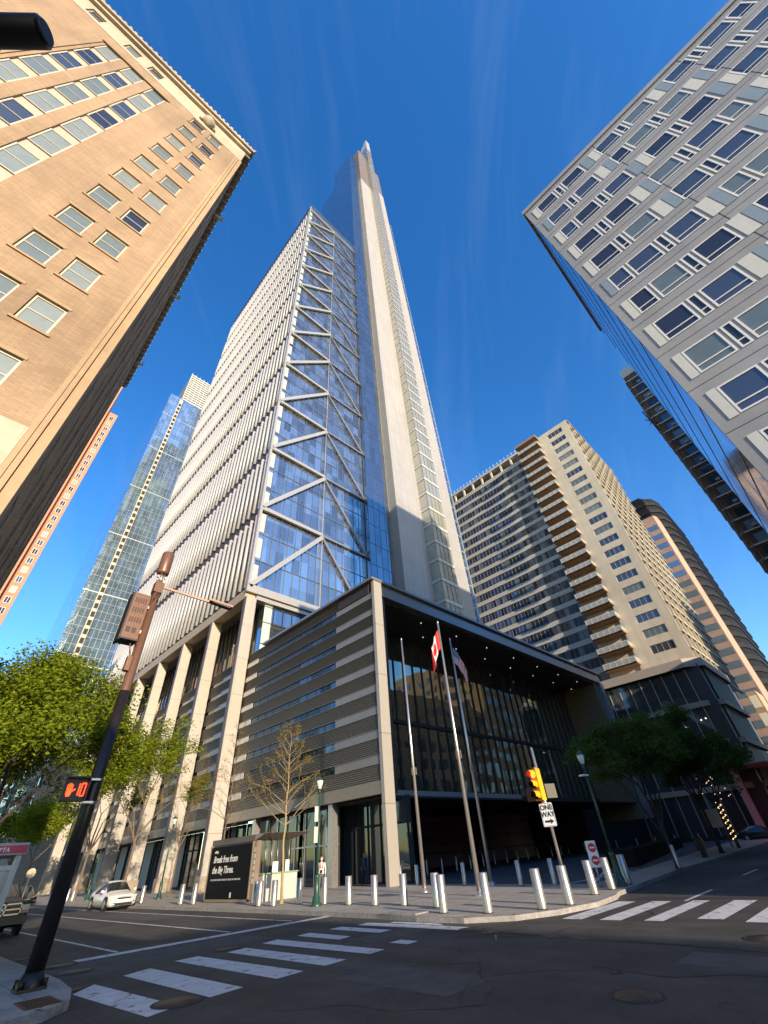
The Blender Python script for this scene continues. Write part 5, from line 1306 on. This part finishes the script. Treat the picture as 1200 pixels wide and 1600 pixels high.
# ------------------------------------------------------------------ trees
def limb(mb, p, d_, l, r, depth, rr, tips, spread=.5, up=.15, n=6, shrink=.72, kids=(2,3), wob=.12):
    q = p
    segs = 3
    for s_ in range(segs):
        d_ = (d_+Vector((rr.uniform(-wob,wob),rr.uniform(-wob,wob),rr.uniform(-wob*.5,wob)))).normalized()
        q2 = q+d_*(l/segs); r2 = r*(1-.12)
        mb.tube(q, q2, r, r2, n=max(4,n), caps=False); q = q2; r = r2
        if depth <= 2: tips.append((q.copy(), d_.copy(), depth))
    if depth <= 0: return
    for k in range(rr.randint(*kids)):
        a = rr.uniform(0, 2*math.pi); x_ = d_.orthogonal().normalized(); y_ = d_.cross(x_)
        nd = (d_*(1-spread*.4)+ (x_*math.cos(a)+y_*math.sin(a))*spread*rr.uniform(.7,1.2)+Vector((0,0,up))).normalized()
        limb(mb, q, nd, l*shrink*rr.uniform(.8,1.15), r*.66, depth-1, rr, tips, spread, up, n-1, shrink, kids, wob)
def leaves(mb, c, n, rad, size, rr, flat=.6, mi=0):
    for _ in range(n):
        while True:
            o = Vector((rr.uniform(-1,1),rr.uniform(-1,1),rr.uniform(-1,1)))
            if o.length < 1: break
        p = c+Vector((o.x*rad,o.y*rad,o.z*rad*flat))
        a = Vector((rr.uniform(-1,1),rr.uniform(-1,1),rr.uniform(-.5,.5))).normalized(); b_ = a.orthogonal().normalized()
        b_ = (Matrix.Rotation(rr.uniform(0,6.28),3,a) @ b_); s_ = size*rr.uniform(.6,1.35)
        mb.face([p-a*s_*.5, p+b_*s_*.24-a*s_*.05, p+a*s_*.5, p-b_*s_*.24-a*s_*.05], mi)
def tree(name, x, y, h, trunk_h, r, label, leafm, seed, dens=40, lsize=.16, rad=.5, l0=1.6, depth=4, spread=.62, cat='tree', group='street trees', barkm=None, kids=(2,3), lean=(0,0), shrink=.78, tipmax=2):
    rr = random.Random(seed); t = thing(name, (x,y,KH), label, cat, group)
    tb = MB(); tips = []; p = Vector((x,y,KH)); top = Vector((x+lean[0],y+lean[1],trunk_h))
    tb.lathe((x,y,KH), [(r*1.5,0),(r*1.15,.15),(r,.5)], 9); tb.tube((x,y,KH+.4), top, r, r*.75, n=9, caps=False)
    lb = MB()
    for k in range(4):
        a = k*math.pi/2+rr.uniform(-.4,.4); d_ = Vector((math.cos(a)*spread,math.sin(a)*spread,1)).normalized()
        limb(lb, top-Vector((0,0,rr.uniform(0,.5))), d_, l0*rr.uniform(.85,1.2), r*.55, depth, rr, tips, spread, .12, 6, shrink, kids)
    limb(lb, top, Vector((0,0,1)), l0*1.1, r*.6, depth, rr, tips, spread, .15, 6, shrink, kids)
    zmax = max(q[0].z for q in tips); s_ = (h-trunk_h)/(zmax-trunk_h)
    def fx_(v): return (top.x+(v[0]-top.x)*s_**.5, top.y+(v[1]-top.y)*s_**.5, trunk_h+(v[2]-trunk_h)*s_ if v[2] > trunk_h-1 else v[2])
    lb.v = [fx_(v) for v in lb.v]
    tb.build('trunk', barkm or bark, t); lb.build('branches', barkm or bark, t)
    cb_ = MB()
    for (q, d_, dep) in tips:
        if dep > tipmax: continue
        q = Vector(fx_(q)); n_ = int(dens*rr.uniform(.2,1.6)*(1.0 if dep < 2 else .5)); leaves(cb_, q, n_, rad*rr.uniform(.7,1.3), lsize, rr)
    cb_.build('crown', leafm, t)
    return t
tree('honey_locust_tree', 2.9, 21.5, 9.3, 3.2, .13, 'bushy yellow-green street tree at the left edge behind the transit shelter', [leaf_a], 21, dens=54, lsize=.145, rad=.9, l0=2.0, depth=4, spread=.7, barkm=bark_dk, lean=(-.5,.6))
tree('honey_locust_tree', 1.0, 30.5, 11.0, 3.4, .13, 'second bushy street tree further up the left pavement', [leaf_a], 5, dens=32, lsize=.18, rad=.9, l0=2.1, depth=4, spread=.68, barkm=bark_dk)
tree('honey_locust_tree', 15.3, 46.0, 13.2, 4.2, .12, 'airy yellow-green tree before the striped columns, crossing behind the brown pole', [leaf_a], 9, dens=20, lsize=.2, rad=.75, l0=2.3, depth=4, spread=.6)
tree('honey_locust_tree', 15.2, 58.0, 12.5, 4.0, .12, 'thin yellow-green tree further along the plaza kerb', [leaf_a], 12, dens=14, lsize=.26, rad=.6, l0=2.2, depth=4, spread=.6)
tree('honey_locust_tree', 15.6, 84.0, 11, 4.0, .12, 'far bushy tree beside the last striped columns down the left street', [leaf_a], 14, dens=14, lsize=.34, rad=.9, l0=2.2, depth=3, spread=.6, kids=(3,3))
tree('honey_locust_tree', 16.4, 104.0, 13, 4.0, .12, 'farthest bushy tree at the end of the left street, in front of the stone block', [leaf_a], 15, dens=16, lsize=.42, rad=1.2, l0=2.6, depth=3, spread=.7, kids=(3,3))
def leader_tree(x, y, h, z0, r, label, leafm, seed, barkm, nb=34, reach=1.5, dens=3):
    rr = random.Random(seed); t = thing('sapling', (x,y,KH), label, 'tree', 'budding saplings')
    b = MB(); p = Vector((x,y,KH)); n_ = 16; pts = [p]
    for i in range(n_): p = p+Vector((rr.uniform(-.05,.06), rr.uniform(-.05,.05), (h*.93-KH)/n_)); pts.append(p)
    for i in range(n_): b.tube(pts[i], pts[i+1], r*(1-i/n_*.88), r*(1-(i+1)/n_*.88), n=7, caps=False)
    b.lathe((x,y,KH),[(r*1.6,0),(r*1.15,.1),(r,.3)],8)
    b.build('trunk', barkm, t); lb = MB(); tips = []
    for k in range(nb):
        f = k/nb; z_ = z0+(h*.93-z0)*f; i = min(n_-1, int((z_-KH)/(h*.93-KH)*n_)); base = pts[i].lerp(pts[i+1], .5)
        a = k*2.4+rr.uniform(-.3,.3); l = reach*(1-.72*f)*rr.uniform(.75,1.2)
        limb(lb, base, Vector((math.cos(a),math.sin(a),.55+.5*f)).normalized(), l, r*.30*(1-.5*f), 2, rr, tips, .5, .12, 5, .62, (2,3), .10)
    lb.build('branches', barkm, t); cb_ = MB()
    for q, d_, dep in tips:
        if dep < 2: leaves(cb_, q, int(dens*rr.uniform(0,2)), .16, .085, rr)
    cb_.build('crown', leafm, t)
ybark = mat('yellow_bark', (.34,.26,.12), .85, noise=.2, nscale=10)
leader_tree(15.64, 24.0, 8.3, 3.1, .075, 'slender tree with yellow bark and sparse new buds in front of the louvred wall', [leaf_c, leaf_o], 31, ybark)
leader_tree(17.6, 35.2, 11.2, 3.8, .08, 'thin bare tree with rusty buds beside the bright first column', [leaf_o], 33, bark, reach=1.3, dens=1.5)
tree('sapling', 18.5, 44.6, 10.2, 3.6, .07, 'thin budding tree left of the second column with a few green leaves', [leaf_c], 35, dens=4, lsize=.12, rad=.3, l0=1.6, depth=4, spread=.5, kids=(2,3), group='budding saplings')
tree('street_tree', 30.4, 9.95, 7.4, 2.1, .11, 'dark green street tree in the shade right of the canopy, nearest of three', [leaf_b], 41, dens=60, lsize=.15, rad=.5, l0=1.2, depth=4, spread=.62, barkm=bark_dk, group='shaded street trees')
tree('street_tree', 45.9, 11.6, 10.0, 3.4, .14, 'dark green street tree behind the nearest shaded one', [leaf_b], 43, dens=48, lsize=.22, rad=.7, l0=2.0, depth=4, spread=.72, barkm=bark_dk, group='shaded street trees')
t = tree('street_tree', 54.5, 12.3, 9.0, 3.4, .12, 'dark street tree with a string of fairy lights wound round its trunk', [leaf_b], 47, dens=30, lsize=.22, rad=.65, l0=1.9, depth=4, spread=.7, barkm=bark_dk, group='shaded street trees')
fl_ = mat('fairy_light', (1, .8, .4), emit=(1,.7,.3), estr=1.6); rr = random.Random(3); b = MB()
for i in range(90):
    a = i*.7; zz = .6+i*.042
    if zz > 3.4: a = rr.uniform(0,6.28); zz = rr.uniform(3.4,5.4); r_ = rr.uniform(.3,1.6)
    else: r_ = .17
    b.box(54.5+r_*math.cos(a)-.018,54.5+r_*math.cos(a)+.018,12.3+r_*math.sin(a)-.018,12.3+r_*math.sin(a)+.018,zz,zz+.04)
b.build('fairy_lights', fl_, t)
# planter, parking kerb, other small things on the right
t = thing('dark_planter', (38,14,KH), 'long low black planter wall in the shade right of the canopy', 'planter')
MB().poly([(33.5,13.2),(66,20.2),(66,21.4),(33.5,15.0)], KH, .95).build('wall', mat('planter_dark', (.02,.022,.02), .95, spec=.05), t)
t = thing('garage_hoarding', (90,30,KH), 'dark green-black site wall running back at the right of the canopy', 'wall')
MB().poly([(78,34),(112,22.5),(112,23),(78,34.8)], KH, 6.2).build('panel', mat('hoarding', (.012,.02,.02), .6), t)
t = thing('info_panel', (56,12.6,KH), 'pale blue-grey board on two legs beside the fairy-lit tree', 'board')
MB().box(55.9,56,13.0,14.3,1.6,3.0).build('board', mat('pale_board', (.35,.40,.46), .5), t); MB().box(55.9,56,13.05,13.15,KH,1.6).box(55.9,56,14.15,14.25,KH,1.6).build('leg', black_m, t)
t = thing('newspaper_box', (41,11.3,KH), 'small dark newspaper box beside the right kerb', 'newspaper box')
MB().box(40.7,41.2,11.2,11.7,KH+.35,1.15).build('box', black_m, t); MB().box(40.8,41.1,11.3,11.6,KH,KH+.35).build('stand', black_m, t)
for (bx_, by_, lb) in ((47.3,40.5,'row of pale crowd barriers leaning by the grey wall under the canopy'),(66,39.5,'second group of crowd barriers further right under the canopy')):
    t = thing('crowd_barrier', (bx_,by_,KH), lb, 'barrier')
    b = MB()
    for i in range(12): b.tube((bx_+i*.45,by_,KH+.1),(bx_+i*.45,by_-.15,1.35+.5),.03,n=5)
    b.tube((bx_,by_,KH+.1),(bx_+5,by_,KH+.1),.04,n=5); b.tube((bx_,by_-.15,1.85),(bx_+5,by_-.15,1.85),.04,n=5); b.build('rail', steel, t)
t = thing('round_sign', (11.4,60,0), 'round cream disc sign on a thin pole far down the left street', 'sign')
MB().tube((11.4,60,0),(11.4,60,2.4),.04,n=6).build('post', white_p, t); MB().tube((11.4,59.97,2.4),(11.4,59.93,2.4),.36,n=20).build('disc', mat('cream_disc', (.7,.6,.45), .5), t)
# white parking lines on the driveway
b = MB()
for a in (((22.5,11.0),(40,17.5)),((22,12.6),(30,12.2)),((31,11.0),(31.4,13.4))):
    p_, q_ = Vector(a[0]), Vector(a[1]); dv = (q_-p_).normalized(); n_ = Vector((-dv.y,dv.x))*.08; b.face([(*(p_-n_),KH+.006),(*(q_-n_),KH+.006),(*(q_+n_),KH+.006),(*(p_+n_),KH+.006)])
b.build('driveway_line', paint, kind='structure')
b = MB(); b.face([(23,11.2,KH+.002),(110,22,KH+.002),(110,42,KH+.002),(30,42,KH+.002),(25.8,28,KH+.002)]); b.build('driveway', mat('driveway_asphalt', (.06,.065,.07), .8, noise=.3, nscale=1), kind='structure')
# ------------------------------------------------------------------ people
skin = mat('skin', (.42,.26,.18), .6)
def person(x, y, h, face, label, m_top, m_leg, hair, mask=None, extra=None):
    t = thing('person', (x,y,KH), label, 'person')
    fwd = Vector((math.cos(face), math.sin(face), 0)); rt = Vector((fwd.y, -fwd.x, 0)); s_ = h/1.75
    def W(a, f_, z_): return Vector((x,y,KH))+(rt*a+fwd*f_+Vector((0,0,z_)))*s_
    J = {'pel':(0,0,.95,.15,.11),'ab':(0,0,1.1,.14,.10),'ch':(0,0,1.32,.17,.115),'nk0':(0,0,1.46,.07,.07),'nk':(0,.01,1.52,.052,.055),'hd0':(0,.015,1.58,.07,.085),'hd':(0,.015,1.66,.078,.098),'hd1':(0,.01,1.73,.062,.08)}
    E_ = [('pel','ab'),('ab','ch'),('ch','nk0'),('nk0','nk'),('nk','hd0'),('hd0','hd'),('hd','hd1')]
    for sd, n_ in ((-1,'L'),(1,'R')):
        st = .22*sd
        J.update({'hip'+n_:(.09*sd,0,.90,.095,.1),'kn'+n_:(.10*sd,st*.45+.05,.50,.062,.065),'an'+n_:(.10*sd,st*.8-.03,.09,.038,.045),'to'+n_:(.11*sd,st*.8+.14,.04,.04,.028),
          'sh'+n_:(.18*sd,0,1.42,.055,.055),'el'+n_:(.235*sd,-st*.3-.02,1.14,.04,.04),'wr'+n_:(.22*sd,-st*.5+.14,.93,.027,.022),'pa'+n_:(.215*sd,-st*.5+.18,.86,.034,.018)})
        E_ += [('pel','hip'+n_),('hip'+n_,'kn'+n_),('kn'+n_,'an'+n_),('an'+n_,'to'+n_),('ch','sh'+n_),('sh'+n_,'el'+n_),('el'+n_,'wr'+n_),('wr'+n_,'pa'+n_)]
        for k, (of, ln_) in enumerate(((-.024,.065),(-.008,.078),(.008,.082),(.022,.068))):
            J['f%d%s'%(k,n_)] = (.215*sd+of*.3,-st*.5+.195+of,.86-ln_*.5,.0085,.0085); J['g%d%s'%(k,n_)] = (.205*sd,-st*.5+.2+of,.86-ln_,.0075,.0075)
            E_ += [('pa'+n_,'f%d%s'%(k,n_)),('f%d%s'%(k,n_),'g%d%s'%(k,n_))]
        J['th'+n_] = (.19*sd,-st*.5+.215,.875,.009,.009); J['ti'+n_] = (.185*sd,-st*.5+.235,.845,.008,.008); E_ += [('pa'+n_,'th'+n_),('th'+n_,'ti'+n_)]
    ks = list(J); me = bpy.data.meshes.new('body'); me.from_pydata([tuple(W(*J[k][:3])-Vector((x,y,KH))) for k in ks], [(ks.index(a),ks.index(c_)) for a,c_ in E_], [])
    ob = bpy.data.objects.new('body', me); COL.objects.link(ob); ob.parent = t
    sk_ = ob.modifiers.new('skin','SKIN')
    for i, k in enumerate(ks): me.skin_vertices[0].data[i].radius = (J[k][3]*s_, J[k][4]*s_)
    me.skin_vertices[0].data[0].use_root = True
    ob.modifiers.new('sub','SUBSURF').render_levels = 2; ob.modifiers['sub'].levels = 2
    bpy.context.view_layer.update(); dg = bpy.context.evaluated_depsgraph_get(); nm = bpy.data.meshes.new_from_object(ob.evaluated_get(dg))
    ob.modifiers.clear(); ob.data = nm; nm.materials.clear()
    for m_ in (skin, m_top, m_leg, black_m): nm.materials.append(m_)
    for p_ in nm.polygons:
        c_ = p_.center; zz = c_.z/s_; p_.use_smooth = True
        lat = abs(c_.dot(rt))/s_
        p_.material_index = 3 if zz < .075 else 2 if (zz < .98 and lat < .19) else 1 if (zz < 1.47 and not (lat > .17 and zz < .95)) else 0
    b = MB(); c_ = W(0,-.008,1.69)
    for i in range(9):
        for j in range(14):
            def q_(i, j):
                ph = i/9*1.75; th_ = j/14*2*math.pi; r_ = .105*s_
                v_ = Vector((math.sin(ph)*math.cos(th_), math.sin(ph)*math.sin(th_), math.cos(ph)))
                if v_.dot(fwd) > .55 and v_.z < .5: v_ = v_*.86
                return c_+v_*r_
            b.face([q_(i,j),q_(i+1,j),q_(i+1,j+1),q_(i,j+1)],0,True)
    b.build('hair', hair, t)
    b = MB()
    for sd in (-1,1): b.lathe(W(.03*sd,.098,1.665),[(.001,-.008),(.011,0),(.001,.008)],8)
    b.build('eyes', black_m, t)
    MB().tube(W(0,.098,1.655),W(0,.125,1.625),.008,.014,n=6).build('nose', skin, t)
    b = MB()
    for sd in (-1,1): b.tube(W(.078*sd,.0,1.62),W(.09*sd,-.01,1.66),.014,.018,n=6)
    b.build('ears', skin, t)
    if mask: MB().poly([(0,0)],0,0) if False else MB().tube(W(0,.06,1.60),W(0,.118,1.60),.062*s_,.04*s_,n=10).build('face_mask', mask, t)
    else: MB().beam(W(-.025,.108,1.585),W(.025,.108,1.585),.008,.008).build('mouth', red_m, t)
    if extra: extra(t, W)
    return t
def straps(t, W):
    b = MB()
    for sd in (-1,1): b.beam(W(.09*sd,.10,1.46),W(.05*sd,.145,1.2),.05,.012); 
    b.beam(W(-.1,.13,1.22),W(.1,.13,1.22),.06,.02); b.build('red_scarf', mat('crimson_cloth', (.4,.03,.05), .8), t)
    MB().box(*[v for pr_ in zip(W(-.06,.16,1.0), W(.06,.2,1.14)) for v in sorted(pr_)]).build('small_bag', black_m, t)
person(18.3,24.33,1.72,R(235),'person in white shirt with red scarf and face mask walking by the green lamp post', mat('white_shirt', (.72,.66,.60), .8), mat('grey_trousers', (.10,.10,.11), .8), mat('dark_hair', (.03,.02,.015), .7), mask=mat('white_mask', (.8,.8,.8), .7), extra=straps)
person(25.0,28.3,1.75,R(200),'person in dark blue standing in the dark doorway left of the entrance corner column', mat('navy_jacket', (.03,.04,.09), .8), mat('navy_trousers', (.02,.025,.05), .8), mat('dark_hair', (.03,.02,.015), .7))
person(14.6,62.0,1.7,R(250),'small dark clothed pedestrian far down the left pavement near the parked dark car', mat('plum_jacket', (.06,.04,.07), .8), mat('navy_trousers', (.02,.025,.05), .8), mat('dark_hair', (.03,.02,.015), .7))
